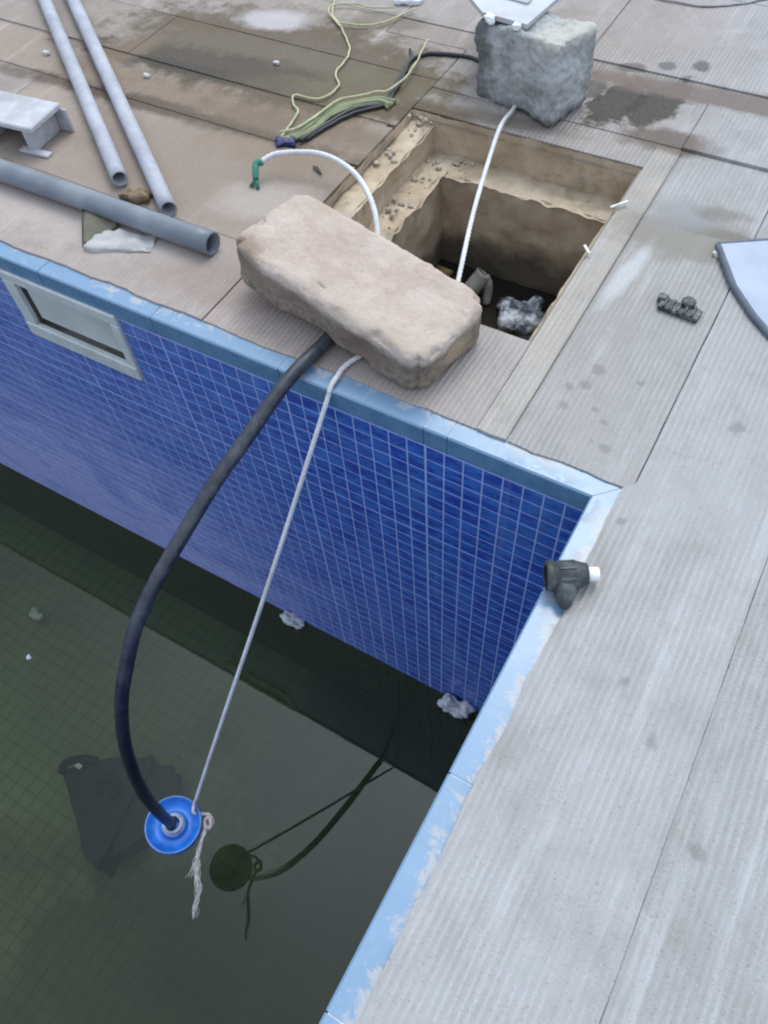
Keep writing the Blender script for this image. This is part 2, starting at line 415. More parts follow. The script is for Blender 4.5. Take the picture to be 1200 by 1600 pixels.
for k in range(8):
    x = .694 + k * .3
    rect(x, x + .296, -1.6, -.2, LIGHT, 0); rect(x, x + .296, -.196, 1.122, LIGHT, 0)
for k in range(5):
    x = .034 + k * .44
    rect(x, x + .436, -3.9, -1.604, LIGHT, 0)
rect(-.2208, -.1672, .034, .926, (.60, .545, .48), .003, wob={0: .004})               # worn strip along the pit
rect(-.7830, -.1712, .8385, .933, (.43, .42, .41), .001)
rect(-.7830, -.1712, .9342, 1.1258, LIGHT, .002)
rect(-.60, -.1, 1.127, 1.205, (.36, .31, .285), -.004); rect(-.096, .45, 1.127, 1.205, (.36, .31, .285), -.004); rect(.455, 1.4, 1.127, 1.205, (.36, .31, .285), -.004)
rect(-1.02, -.604, 1.127, 1.205, (.42, .39, .36), 0)
for k, x in enumerate((-1.02, -.5, .02, .54, 1.06)):
    rect(x, x + .516, 1.209, 1.62, FAR, .001); rect(x + .1, x + .616, 1.624, 2.3, FAR, 0); rect(x - .1, x + .416, 2.304, 3.2, FAR, 0)
# left part: rows of long slabs with two dirty open joints
rows = ((.034, .2572, (.57, .51, .50), 0., -.802, 1.3), (.2584, .578, (.47, .405, .35), .0005, -.7845, 1.05), (.588, .747, (.43, .37, .31), -.001, -.7845, 1.2), (.757, .9678, (.37, .325, .265), .001, -.7845, .72),
        (.9688, 1.122, (.44, .41, .395), 0., -.7845, .8), (1.1232, 1.2078, (.42, .39, .36), 0., -1.022, 1.1), (1.209, 1.6228, (.49, .475, .49), 0., -1.022, .9), (1.624, 2.3028, (.5, .49, .51), 0., -.922, .9), (2.304, 3.2, FAR, 0., -1.122, .9))
for r_, (y0, y1, tone, z, x, LL) in enumerate(rows):
    k = 0
    while x > -4.9:
        L = random.Random(r_ * 31 + k).uniform(LL * .9, LL * 1.15)
        t = tuple(a + (b - a) * min(1, max(0, (-x - 1.3) / .6)) for a, b in zip(tone, (.46, .435, .43)))
        rect(x - L, x - .0012, y0, y1, t, z, wob={0: W6} if r_ == 0 else None); x -= L; k += 1

# ------------------------------------------------------------------ pool edging
def edging(name, label, along, n, off, sgn):
    root = tag(empty(name), label, 'pool edging')
    prof = [(.055, -.0035), (-.0005, -.0035), (-.0035, -.0065), (-.0035, -.047), (.012, -.047), (.012, -.020), (.055, -.020)]   # depth from pool face, z
    for i in range(n):
        a = off if i == 0 else off - .045 - (i - 1) * .3 if name == 'x' else off - i * .3
        bmx = bmesh.new()
        a0 = 0. if i == 0 else JA[i - 1] if along == 'x' else JB[i - 1]
        a1 = (JA if along == 'x' else JB)[i]
        g = .0012
        rings = []
        for t, gg in ((a0, -g), (a1, g)):
            ring = []
            for d, z in prof:
                tt = t + gg
                if i == 0 and t == a0: tt = d - .0006                      # mitre at the corner
                ring.append(bmx.verts.new((tt, d, z) if along == 'x' else (d, tt, z)))
            rings.append(ring)
        m = len(prof)
        for j in range(m): bmx.faces.new((rings[0][j], rings[0][(j + 1) % m], rings[1][(j + 1) % m], rings[1][j]))
        bmx.faces.new(rings[0]); bmx.faces.new(rings[1][::-1])
        bmesh.ops.recalc_face_normals(bmx, faces=bmx.faces[:])
        link('edge_tile', bmx, M_edging, root)
    # pale mortar behind the joints
    bmx = bmesh.new()
    if along == 'x': box(bmx, -4.9, .050, .0, .050, -.044, -.0052); 
    else: box(bmx, .0, .050, -3.9, -.002, -.044, -.0052)
    link('mortar', bmx, M_mortar, root)
    return root
M_mortar = simple('white_mortar', (.55, .60, .66), .9, .2, 40)
JA = [-.257, -.302] + [-.602 - .3 * k for k in range(15)]
JB = [-.19 - .3 * k for k in range(13)]
edging('pool_edging', 'pale blue tiled pool edge running under the hose and the pink block', 'x', len(JA), 0, 1)
edging('pool_edging', 'worn pale blue pool edge smeared with cement below the black pipe fitting', 'y', len(JB), 0, 1)

# ------------------------------------------------------------------ tiled wall, its mosaic and the basin
SK = (-1.345, -1.010, -.232, -.044)       # skimmer x0 x1 z0 z1
bm = bmesh.new()
def quad(bm, a, b, c, d): bm.faces.new([bm.verts.new(v) for v in (a, b, c, d)])
yg = .0007
for x0, x1, z0, z1 in ((-5, SK[0] + .02, FLOOR, -.045), (SK[1] - .02, .0022, FLOOR, -.045), (SK[0] + .02, SK[1] - .02, FLOOR, SK[2] + .02)):
    quad(bm, (x0, yg, z0), (x1, yg, z0), (x1, yg, z1), (x0, yg, z1))
quad(bm, (SK[0] + .02, yg, SK[3] - .012), (SK[1] - .02, yg, SK[3] - .012), (SK[1] - .02, yg, -.045), (SK[0] + .02, yg, -.045))
wall = tag(link('pool_wall', bm, M_grout), 'blue mosaic tiled pool wall with white grout behind the hanging hose', 'wall')
def tile_geo(bm, x0, x1, z0, z1, b=.0008):
    o = [bm.verts.new(v) for v in ((x0, yg + .0006, z0), (x1, yg + .0006, z0), (x1, yg + .0006, z1), (x0, yg + .0006, z1))]
    t = [bm.verts.new(v) for v in ((x0 + b, 0, z0 + b), (x1 - b, 0, z0 + b), (x1 - b, 0, z1 - b), (x0 + b, 0, z1 - b))]
    bm.faces.new(t)
    for j in range(4): bm.faces.new((o[j], o[(j + 1) % 4], t[(j + 1) % 4], t[j]))
cells = []
for k in range(-122, 8):
    for r in range(-1, 45):
        x0 = (k - 8.05) * T; x1 = x0 + T; z1 = -.056 - r * T; z0 = z1 - T
        if z0 < FLOOR: continue
        if r == -1: z1 = -.0475
        if x1 > SK[0] - .001 and x0 < SK[1] + .001 and z1 > SK[2] - .001 and z0 < SK[3] + .001:
            if x0 > SK[0] - T and x1 < SK[1] + T and (x0 > SK[0] and x1 < SK[1] and z0 > SK[2]): continue
        g = .0011; gl = .0019 if k % 8 == 0 else g; gr = .0019 if k % 8 == 7 else g
        gt = .0019 if r % 8 == 0 else g; gb = .0019 if r % 8 == 7 else g
        c = (x0 + gl, x1 - gr, z0 + gb, z1 - gt)
        # cut round the skimmer
        def cut(c):
            a0, a1, b0, b1 = c
            if a1 <= SK[0] or a0 >= SK[1] or b1 <= SK[2] or b0 >= SK[3]: return c
            if a0 < SK[0]: return (a0, SK[0], b0, b1)
            if a1 > SK[1]: return (SK[1], a1, b0, b1)
            if b0 < SK[2]: return (a0, a1, b0, SK[2])
            return None
        c = cut(c)
        if c is None or c[1] - c[0] < .003 or c[3] - c[2] < .003: continue
        cx, cz = (c[0] + c[1]) / 2, (c[2] + c[3]) / 2
        d = Vector((cx, 0, cz)) - cam.location
        seen = d.y / d.length ** 3 if (cz > WATER and cx < -.02) else 0
        cells.append((seen, c))
cells.sort(key=lambda t: -t[0])
for s_, c in cells[:300]:
    b = bmesh.new(); tile_geo(b, *c)
    o = link('mosaic_tile', b, M_tile, wall)
b = bmesh.new()
for s_, c in cells[300:]: tile_geo(b, *c)
o = link('mosaic_tiles', b, M_tile, wall); o['kind'] = 'stuff'

M_basin = NT('basin_tiles'); _p = M_basin.pos()
_n = M_basin.noise(_p, 3.2, 5, .6); _n2 = M_basin.noise(_p, 14, 4, .6)
_c = M_basin.mix(M_basin.ramp(_n, .35, .66), (.05, .075, .06), (.16, .19, .11))
_sp = M_basin.n('ShaderNodeSeparateXYZ'); M_basin.put(_sp.inputs[0], _p)
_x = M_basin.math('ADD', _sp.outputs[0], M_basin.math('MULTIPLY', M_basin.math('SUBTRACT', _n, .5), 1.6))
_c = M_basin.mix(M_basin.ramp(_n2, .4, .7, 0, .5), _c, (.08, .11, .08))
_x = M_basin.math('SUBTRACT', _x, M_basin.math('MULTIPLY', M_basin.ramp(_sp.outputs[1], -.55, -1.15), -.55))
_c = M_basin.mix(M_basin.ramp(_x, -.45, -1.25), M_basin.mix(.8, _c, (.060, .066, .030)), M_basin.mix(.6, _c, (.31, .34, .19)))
_bm = M_basin
M_basin = _bm.fin(_c, .7)
M_bgrout = M_basin.copy(); M_bgrout.name = 'basin_grout'
_p2 = M_bgrout.node_tree.nodes['Principled BSDF']; _src = _p2.inputs['Base Color'].links[0].from_socket
_mx = M_bgrout.node_tree.nodes.new('ShaderNodeMix'); _mx.data_type = 'RGBA'; _mx.inputs[0].default_value = .3; _mx.inputs[7].default_value = (.03, .035, .02, 1)
M_bgrout.node_tree.links.new(_src, _mx.inputs[6]); M_bgrout.node_tree.links.new(_mx.outputs[2], _p2.inputs['Base Color'])
bm = bmesh.new()
quad(bm, (-5, -4, FLOOR), (.0022, -4, FLOOR), (.0022, .0022, FLOOR), (-5, .0022, FLOOR))
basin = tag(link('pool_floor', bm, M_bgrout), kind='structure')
b = bmesh.new()
F2 = .05
for i in range(int(3.6 / F2)):
    for j in range(int(3.2 / F2)):
        x1 = -i * F2 - .0022; y1 = -j * F2 - .0022; x0 = x1 - F2 + .0035; y0 = y1 - F2 + .0035
        z = FLOOR + .003
        quad(b, (x0, y0, z), (x1, y0, z), (x1, y1, z), (x0, y1, z))
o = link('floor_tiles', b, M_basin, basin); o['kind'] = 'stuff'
bm = bmesh.new()
quad(bm, (.0022, -4, FLOOR), (.0022, .0022, FLOOR), (.0022, .0022, -.045), (.0022, -4, -.045))
quad(bm, (-5, -4, FLOOR), (-5, .0022, FLOOR), (-5, .0022, -.016), (-5, -4, -.016))
quad(bm, (-5, -4, FLOOR), (.0022, -4, FLOOR), (.0022, -4, -.016), (-5, -4, -.016))
sidew = tag(link('basin_sides', bm, M_grout), kind='structure')
b = bmesh.new()
for k in range(100):
    for r in range(45):
        y1 = -k * T - .0011; y0 = y1 - T + .0022; z1 = -.056 - r * T - .0011; z0 = z1 - T + .0022
        quad(b, (-.0002, y0, z0), (-.0002, y0, z1), (-.0002, y1, z1), (-.0002, y1, z0))
o = link('side_mosaic_tiles', b, M_tile, sidew); o['kind'] = 'stuff'

# water
m = NT('murky_pool_water'); t = m.t
m.t.nodes.remove(m.p)
p = m.pos()
wv = m.n('ShaderNodeBump'); m.put(wv.inputs['Height'], m.noise(p, 3.5, 2, .5)); wv.inputs['Strength'].default_value = .02; wv.inputs['Distance'].default_value = .02
fr = m.n('ShaderNodeFresnel'); fr.inputs['IOR'].default_value = 1.40; t.links.new(wv.outputs[0], fr.inputs['Normal'])
tr = m.n('ShaderNodeBsdfTransparent'); tr.inputs[0].default_value = (.68, .74, .60, 1)
df = m.n('ShaderNodeBsdfDiffuse'); df.inputs[0].default_value = (.026, .036, .022, 1)
gl = m.n('ShaderNodeBsdfGlossy'); gl.inputs['Roughness'].default_value = .015; gl.inputs[0].default_value = (1, 1, 1, 1); t.links.new(wv.outputs[0], gl.inputs['Normal'])
m1 = m.n('ShaderNodeMixShader'); m1.inputs[0].default_value = .24; t.links.new(tr.outputs[0], m1.inputs[1]); t.links.new(df.outputs[0], m1.inputs[2])
m2 = m.n('ShaderNodeMixShader'); t.links.new(fr.outputs[0], m2.inputs[0]); t.links.new(m1.outputs[0], m2.inputs[1]); t.links.new(gl.outputs[0], m2.inputs[2])
t.links.new(m2.outputs[0], m.out.inputs['Surface'])
bm = bmesh.new()
quad(bm, (-5, -4, WATER), (-.0004, -4, WATER), (-.0004, -.0004, WATER), (-5, -.0004, WATER))
tag(link('water', bm, m.m), kind='structure')

# skimmer
M_plastic = simple('aged_white_plastic', (.58, .60, .57), .45, .10, 25, .05, .002, dirt=(.42, .45, .42), dirt_amt=.35, dscale=14)
M_plastic2 = simple('grey_white_plastic', (.55, .56, .53), .5, .12, 18, .05, .002, dirt=(.33, .33, .30), dirt_amt=.5, dscale=9)
M_recess = simple('grimy_recess', (.30, .30, .27), .8, .3, 20, .2, .004)
sk = tag(empty('pool_skimmer', (-1.18, 0, -.14)), 'white plastic pool skimmer opening set into the blue tiled wall', 'skimmer')
def kid(name, bm, mat, root, smooth=False):
    o = link(name, bm, mat, root, smooth); o.matrix_parent_inverse = Matrix.Translation(-root.location) if root.rotation_euler.z == 0 else root.matrix_basis.inverted(); return o
b = bmesh.new(); x0, x1, z0, z1 = SK; fo = -.009
box(b, x0, x1, fo, .004, z1 - .028, z1, .003); box(b, x0, x1, fo - .002, .004, z0, z0 + .040, .003)
box(b, x0, x0 + .036, fo + .0005, .0045, z0 + .0405, z1 - .0285, .002); box(b, x1 - .024, x1, fo + .0005, .0045, z0 + .0405, z1 - .0285, .002)
kid('frame', b, M_plastic, sk)
b = bmesh.new(); a0, a1, c0, c1 = x0 + .020, x1 - .020, z0 + .020, z1 - .012; D = .05
quad(b, (a0, D, c0), (a1, D, c0), (a1, D, c1), (a0, D, c1)); quad(b, (a0, .003, c0), (a0, D, c0), (a0, D, c1), (a0, .003, c1))
quad(b, (a1, .003, c0), (a1, .003, c1), (a1, D, c1), (a1, D, c0)); quad(b, (a0, .003, c1), (a0, D, c1), (a1, D, c1), (a1, .003, c1)); quad(b, (a0, .003, c0), (a1, .003, c0), (a1, D, c0), (a0, D, c0))
kid('recess', b, M_recess, sk)
b = bmesh.new()
Mf = Matrix.Translation((0, .006, z0 + .053))
box(b, x0 + .047, x1 - .021, .0, .008, 0, .118, .003, Mf)
kid('weir_flap', b, M_plastic2, sk)

# ------------------------------------------------------------------ the pit beside the pool
def pit_mat():
    m = NT('old_render'); p = m.pos()
    n = m.noise(p, 9, 6, .65); n2 = m.noise(p, 40, 5, .65); sp = m.n('ShaderNodeSeparateXYZ'); m.put(sp.inputs[0], p)
    c = m.mix(m.ramp(n, .3, .7), (.40, .30, .20), (.56, .455, .345))
    c = m.mix(m.ramp(n2, .5, .75, 0, .5), c, (.20, .17, .12))
    c = m.mix(m.ramp(m.noise(p, 5, 4, .6), .5, .66, 0, .55), c, (.17, .155, .105))
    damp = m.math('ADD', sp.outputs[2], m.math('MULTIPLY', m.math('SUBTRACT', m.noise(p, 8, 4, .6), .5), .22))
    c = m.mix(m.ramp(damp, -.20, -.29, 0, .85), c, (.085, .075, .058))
    return m.fin(c, .88, m.bump(n2, .5, .006))
M_pit = pit_mat()
M_rub = simple('mortar_rubble', (.42, .36, .29), .95, .3, 50, .5, .004)
pit = tag(empty('drain_pit', (-.5, .55, 0)), 'open square concrete pit with stepped rim and dark water between the two blocks', 'pit')
def rough_quad(b, P00, P10, P11, P01, nu, nv, amp, f=14., seed=0.):
    P = [Vector(q) for q in (P00, P10, P11, P01)]; nm = (P[1] - P[0]).cross(P[3] - P[0]).normalized(); g = []
    for i in range(nu + 1):
        row = []
        for j in range(nv + 1):
            u, v = i / nu, j / nv
            q = P[0].lerp(P[1], u).lerp(P[3].lerp(P[2], u), v)
            q = q + nm * amp * noise.fractal(q * f + Vector((seed, 0, 0)), .8, 2., 4) + Vector((noise.noise(q * 30), noise.noise(q * 30 + Vector((5, 0, 0))), 0)) * amp * .35
            row.append(b.verts.new(q))
        g.append(row)
    for i in range(nu):
        for j in range(nv): b.faces.new((g[i][j], g[i + 1][j], g[i + 1][j + 1], g[i][j + 1]))
X0, X1, Y0, Y1 = -.782, -.219, .260, .833
LZ = -.090; IX0, IX1, IY0, IY1 = -.662, -.258, .30, .757; BZ = -.46
b = bmesh.new()   # rim walls: back, right, near; the left one is stepped
rough_quad(b, (X0, Y1, LZ - .01), (X1, Y1, LZ - .01), (X1, Y1, -.001), (X0, Y1, -.001), 40, 8, .006, 18)
rough_quad(b, (X1, Y0, LZ - .01), (X1, Y1, LZ - .01), (X1, Y1, -.001), (X1, Y0, -.001), 40, 8, .004, 18, 3)
rough_quad(b, (X0, Y0, LZ - .01), (X1, Y0, LZ - .01), (X1, Y0, -.001), (X0, Y0, -.001), 40, 8, .004, 18, 5)
rough_quad(b, (X0, Y0, -.024), (X0, Y1, -.024), (X0, Y1, -.001), (X0, Y0, -.001), 40, 4, .004, 18, 6)
kid('rim_wall', b, M_pit, pit, True)
b = bmesh.new()
rough_quad(b, (X0 - .004, Y0, -.026), (-.722, Y0, -.026), (-.722, Y1 + .004, -.026), (X0 - .004, Y1 + .004, -.026), 8, 50, .007, 22, 8)
rough_quad(b, (-.728, Y0, LZ - .01), (-.728, Y1, LZ - .01), (-.728, Y1, -.024), (-.728, Y0, -.024), 50, 8, .006, 16, 9)
kid('step', b, M_pit, pit, True)
b = bmesh.new()
rough_quad(b, (-.735, Y0, LZ), (IX0 + .008, Y0, LZ), (IX0 + .008, Y1 + .004, LZ), (-.735, Y1 + .004, LZ), 10, 60, .011, 26, 2)
rough_quad(b, (IX0 - .01, IY1 - .007, LZ + .0012), (X1 + .004, IY1 - .007, LZ + .0012), (X1 + .004, Y1 + .004, LZ), (IX0 - .01, Y1 + .004, LZ + .0012), 44, 10, .008, 26, 4)
rough_quad(b, (IX1, Y0, LZ), (X1 + .004, Y0, LZ), (X1 + .004, IY1, LZ), (IX1, IY1, LZ), 6, 40, .006, 26, 4)
rough_quad(b, (IX0, Y0 - .003, LZ), (IX1, Y0 - .003, LZ), (IX1, IY0, LZ), (IX0, IY0, LZ), 30, 6, .006, 26, 4)
kid('ledge', b, M_pit, pit, True)
b = bmesh.new()
for q, s_ in ((((IX0 - .018, IY1, BZ), (IX1 + .018, IY1, BZ), (IX1 + .018, IY1, LZ + .001), (IX0 - .018, IY1, LZ + .001)), 1), (((IX0, IY0 - .018, BZ), (IX0, IY1 + .018, BZ), (IX0, IY1 + .018, LZ + .001), (IX0, IY0 - .018, LZ + .001)), 2),
              (((IX1, IY0 - .018, BZ), (IX1, IY1 + .018, BZ), (IX1, IY1 + .018, LZ + .001), (IX1, IY0 - .018, LZ + .001)), 3), (((IX0 - .018, IY0, BZ), (IX1 + .018, IY0, BZ), (IX1 + .018, IY0, LZ + .001), (IX0 - .018, IY0, LZ + .001)), 4)):
    rough_quad(b, *q, 36, 24, .009, 9, s_)
kid('shaft_wall', b, M_pit, pit, True)
b = bmesh.new()
for a0, a1, c0, c1, z0, z1 in ((X0 - .06, X1 + .06, Y1 + .012, Y1 + .05, BZ - .1, -.018), (X0 - .06, X1 + .06, Y0 - .05, Y0 - .012, BZ - .1, -.034), (X0 - .06, X0 - .014, Y0 - .0119, Y1 + .0119, BZ - .1, -.034),
                               (X1 + .012, X1 + .05, Y0 - .0119, Y1 + .0119, BZ - .1, -.034), (X0 - .0139, IX0 - .02, Y0 - .0118, Y1 + .0118, BZ - .1, LZ - .024), (IX1 + .02, X1 + .0119, Y0 - .0118, Y1 + .0118, BZ - .1, LZ - .024),
                               (IX0 - .0199, IX1 + .0199, IY1 + .02, Y1 + .0117, BZ - .1, LZ - .024), (IX0 - .0199, IX1 + .0199, Y0 - .0117, IY0 - .02, BZ - .1, LZ - .024), (X0 - .0138, -.745, Y0 - .0116, Y1 + .0116, LZ - .023, -.042)):
    box(b, a0, a1, c0, c1, z0, z1)
kid('backing', b, M_pit, pit)
b = bmesh.new()
rnd = random.Random(3)
def pebble(b, c, r, sd):
    g = bmesh.ops.create_icosphere(b, subdivisions=2, radius=1.)
    sc = Vector((rnd.uniform(.7, 1.3), rnd.uniform(.7, 1.3), rnd.uniform(.5, .9))) * r
    for v in g['verts']:
        q = v.co * (1 + .35 * noise.noise(v.co * 1.6 + Vector((sd, 0, 0))))
        v.co = Vector(c) + Vector((q.x * sc.x, q.y * sc.y, q.z * sc.z))
for i in range(95):
    k = rnd.random()
    if k < .45: c = (rnd.uniform(-.72, -.665), rnd.uniform(.42, .82), LZ + .003)
    elif k < .65: c = (rnd.uniform(-.70, -.60), rnd.uniform(.76, .82), LZ + .004)
    elif k < .85: c = (rnd.uniform(-.775, -.735), rnd.choice((rnd.uniform(.62, .70), rnd.uniform(.77, .83))), -.022)
    else: c = (rnd.uniform(-.80, -.70), rnd.uniform(.80, .85), rnd.uniform(-.02, .0))
    pebble(b, c, rnd.choice((.0015, .002, .003, .0045, .007)), i)
o = kid('rubble', b, M_rub, pit, True); o['kind'] = 'stuff'
m = NT('pit_water'); m.p.inputs['Base Color'].default_value = (.022, .020, .016, 1); m.p.inputs['Roughness'].default_value = .06
b = bmesh.new(); quad(b, (IX0 - .01, IY0 - .01, -.335), (IX1 + .01, IY0 - .01, -.335), (IX1 + .01, IY1 + .01, -.335), (IX0 - .01, IY1 + .01, -.335))
kid('pit_water', b, m.m, pit)

# things lying in the pit
M_pvc_dirty = simple('dirty_grey_plastic', (.30, .285, .26), .55, .25, 25, .2, .003, dirt=(.16, .14, .11), dirt_amt=.6, dscale=20)
el = tag(empty('pipe_elbow', (-.52, .65, -.33)), 'grey plastic pipe elbow standing up out of the pit water', 'pipe')
b = bmesh.new(); tube(b, resample(spline([(-.56, .60, -.355), (-.545, .615, -.33), (-.522, .648, -.295), (-.503, .674, -.262)], 8), .006), .021, 20, inner=.017); kid('pipe', b, M_pvc_dirty, el, True)
b = bmesh.new(); tube(b, [Vector((-.560, .603, -.35)), Vector((-.543, .622, -.318))], .028, 20, inner=.0205); kid('collar', b, M_pvc_dirty, el, True)
b = bmesh.new(); tube(b, resample(spline([(-.499, .672, -.268), (-.487, .668, -.290), (-.484, .655, -.335)], 6), .006), .011, 12); kid('branch', b, M_pvc_dirty, el, True)
m = NT('crumpled_film'); n_ = m.noise(m.obj(), 30, 5, .6)
M_film = m.fin(m.mix(m.ramp(n_, .44, .62), (.10, .115, .14), (.62, .63, .68)), .35, m.bump(n_, .5, .01))
b = bmesh.new()
rock(b, .054, .046, .016, .015, 20, .014, 20, Matrix.Translation((-.385, .645, -.325)) @ Matrix.Rotation(.5, 4, 'Z'), 2.2, .002, 60)
tag(link('plastic_bag', b, M_film, None, True), 'crumpled white plastic bag floating in the pit', 'bag')
b = bmesh.new(); tube(b, [Vector((-.655, .716, -.331)), Vector((-.61, .712, -.331))], .008, 8); tube(b, [Vector((-.648, .702, -.331)), Vector((-.612, .700, -.332))], .007, 8)
tag(link('wood_scrap', b, simple('yellow_wood', (.33, .25, .10), .7), None, True), 'yellowish wood scrap floating in the back corner of the pit', 'wood scrap')

# ------------------------------------------------------------------ the two blocks
def sandstone():
    m = NT('pink_sandcrete'); o = m.obj()
    n = m.noise(o, 14, 6, .62); n2 = m.noise(o, 75, 5, .65); n3 = m.noise(o, 5, 4, .6)
    c = m.mix(m.ramp(n, .3, .7), (.42, .33, .27), (.52, .43, .375))
    c = m.mix(m.ramp(n2, .55, .78, 0, .5), c, (.35, .285, .24))
    c = m.mix(m.ramp(n2, .40, .25, 0, .4), c, (.60, .53, .475))
    n4 = m.noise(o, 190, 3, .6)
    c = m.mix(m.ramp(n4, .58, .70, 0, .45), c, (.27, .215, .18))
    c = m.mix(m.ramp(n3, .5, .7, 0, .5), c, (.43, .36, .28))
    sp = m.n('ShaderNodeSeparateXYZ'); m.put(sp.inputs[0], o)
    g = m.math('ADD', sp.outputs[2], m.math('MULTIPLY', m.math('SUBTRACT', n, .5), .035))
    c = m.mix(m.ramp(g, .036, .018, 0, .9), c, m.mix(m.ramp(n2, .35, .65), (.15, .115, .085), (.27, .215, .165)))  # sides below the top painted darker: shade together with brown soil
    def spot(c, loc, r, amt, col):
        v = m.n('ShaderNodeVectorMath', operation='SUBTRACT'); m.put(v.inputs[0], o); v.inputs[1].default_value = loc
        q = m.map(v.outputs[0], sc=(1 / r[0], 1 / r[1], 1 / r[2])); l = m.n('ShaderNodeVectorMath', operation='LENGTH'); m.put(l.inputs[0], q)
        d = m.math('ADD', l.outputs['Value'], m.math('MULTIPLY', m.math('SUBTRACT', n, .5), 1.1))
        return m.mix(m.math('MULTIPLY', m.ramp(d, 1.25, .7), amt), c, col)
    c = spot(c, (.10, -.10, .0), (.055, .05, .035), .8, (.21, .155, .12))
    c = spot(c, (-.19, -.09, .02), (.055, .05, .035), .75, (.24, .18, .13))
    c = spot(c, (-.06, -.10, .01), (.10, .03, .022), .5, (.27, .205, .15))
    c = spot(c, (.20, .0, .0), (.04, .06, .035), .6, (.47, .37, .24))
    return m.fin(c, .92, m.bump(n4, .4, .0015, m.bump(n2, .6, .005)), .2)
b = bmesh.new()
rock(b, .228, .101, .0475, .020, 70, .0048, 9, Matrix.Identity(4), 1.3, .0011, 120)
for v in b.verts:
    q = v.co; e = max(0., noise.noise(q * 26 + Vector((3, 1, 0))) - .18) * (1.8 if max(abs(q.x) / .228 + abs(q.z) / .0475, abs(q.y) / .101 + abs(q.z) / .0475) > 1.72 else .25)
    v.co = q * (1 - .06 * e)
for v in b.verts:
    x, y = v.co.x, v.co.y; Rr = .05 if x < 0 else .042
    dx, dy = abs(x) - (.228 - Rr), abs(y) - (.101 - Rr)
    if dx > 0 and dy > 0:
        k = max(dx, dy) / math.hypot(dx, dy); v.co.x = math.copysign(.228 - Rr + dx * k, x); v.co.y = math.copysign(.101 - Rr + dy * k, y)
for v in b.verts:     # worn hollows and a frayed lower edge on the pool side
    for c_, r_, d_ in ((Vector((.10, -.099, -.012)), .045, .012), (Vector((-.19, -.095, .01)), .05, .012), (Vector((-.05, -.099, -.02)), .06, .008), (Vector((.0, -.10, -.045)), .05, .006)):
        k = max(0, 1 - (v.co - c_).length / r_); v.co.y += d_ * k * k * (3 - 2 * k)
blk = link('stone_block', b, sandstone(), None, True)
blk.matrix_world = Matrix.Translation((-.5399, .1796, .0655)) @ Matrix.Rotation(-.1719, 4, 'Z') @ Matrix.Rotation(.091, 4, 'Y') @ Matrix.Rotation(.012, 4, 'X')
tag(blk, 'pinkish round-edged stone block weighing down the hose at the pool edge', 'block')

def greyblock():
    m = NT('damp_grey_concrete'); o = m.obj()
    n = m.noise(o, 13, 8, .75); n2 = m.noise(o, 60, 6, .7)
    c = m.mix(m.ramp(n, .38, .62), (.30, .305, .30), (.46, .465, .47))
    c = m.mix(m.ramp(n2, .5, .75, 0, .5), c, (.12, .125, .12))
    sp = m.n('ShaderNodeSeparateXYZ'); m.put(sp.inputs[0], o)
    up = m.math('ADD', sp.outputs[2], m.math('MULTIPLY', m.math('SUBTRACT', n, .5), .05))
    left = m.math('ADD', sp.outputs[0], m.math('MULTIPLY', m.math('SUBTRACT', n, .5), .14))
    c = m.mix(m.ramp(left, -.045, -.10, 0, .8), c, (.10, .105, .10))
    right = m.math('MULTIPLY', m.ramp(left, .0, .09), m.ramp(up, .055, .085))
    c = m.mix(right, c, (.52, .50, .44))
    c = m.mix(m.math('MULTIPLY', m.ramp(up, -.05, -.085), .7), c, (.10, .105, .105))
    n5 = m.noise(o, 150, 4, .65)
    c = m.mix(m.ramp(n5, .54, .72, 0, .4), c, (.11, .112, .11)); c = m.mix(m.ramp(n5, .40, .28, 0, .5), c, (.45, .46, .47))
    return m.fin(c, .85, m.bump(n5, .5, .003, m.bump(n2, .7, .007)), .25)
b = bmesh.new()
rock(b, .114, .068, .083, .013, 50, .008, 15, Matrix.Identity(4), 4.1, .0028, 75)
for v in b.verts:
    if v.co.x < 0: v.co.x *= 1 + .05 * (v.co.z > .02)
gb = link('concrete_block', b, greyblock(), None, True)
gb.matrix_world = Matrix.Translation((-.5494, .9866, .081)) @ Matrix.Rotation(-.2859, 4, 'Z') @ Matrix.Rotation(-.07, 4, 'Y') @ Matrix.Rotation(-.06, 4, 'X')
tag(gb, 'rough dark grey concrete block standing behind the pit on the rope end', 'block')

# pale board with a white rim on the grey block
M_board = simple('pale_board', (.47, .49, .52), .6, .12, 14, .1, .003, dirt=(.42, .36, .34), dirt_amt=.6, dscale=9)
M_white = simple('white_plastic', (.78, .79, .82), .4, .06, 30, .03)
bd = tag(empty('display_board', (-.63, 1.04, .17)), 'pale board with a white rimmed panel lying on top of the grey block', 'board')
b = bmesh.new()
pts = [(-.672, .962), (-.560, .950), (-.545, 1.09), (-.60, 1.36), (-.82, 1.36), (-.735, 1.02)]
def prism(b, pts, z0, z1):
    lo = [b.verts.new((x, y, z0)) for x, y in pts]; hi = [b.verts.new((x, y, z1)) for x, y in pts]
    b.faces.new(hi); b.faces.new(lo[::-1])
    for i in range(len(pts)): k = (i + 1) % len(pts); b.faces.new((lo[i], lo[k], hi[k], hi[i]))
    bmesh.ops.recalc_face_normals(b, faces=b.faces[:])
prism(b, pts, .167, .177); kid('board', b, M_board, bd)
b = bmesh.new()
tube(b, [Vector((-.69, 1.045, .181)), Vector((-.595, 1.033, .181))], .004, 8); tube(b, [Vector((-.596, 1.035, .1812)), Vector((-.615, 1.20, .1812))], .004, 8)
tube(b, [Vector((-.69, 1.045, .1815)), Vector((-.74, 1.22, .1815))], .004, 8); kid('rim', b, M_white, bd, True)
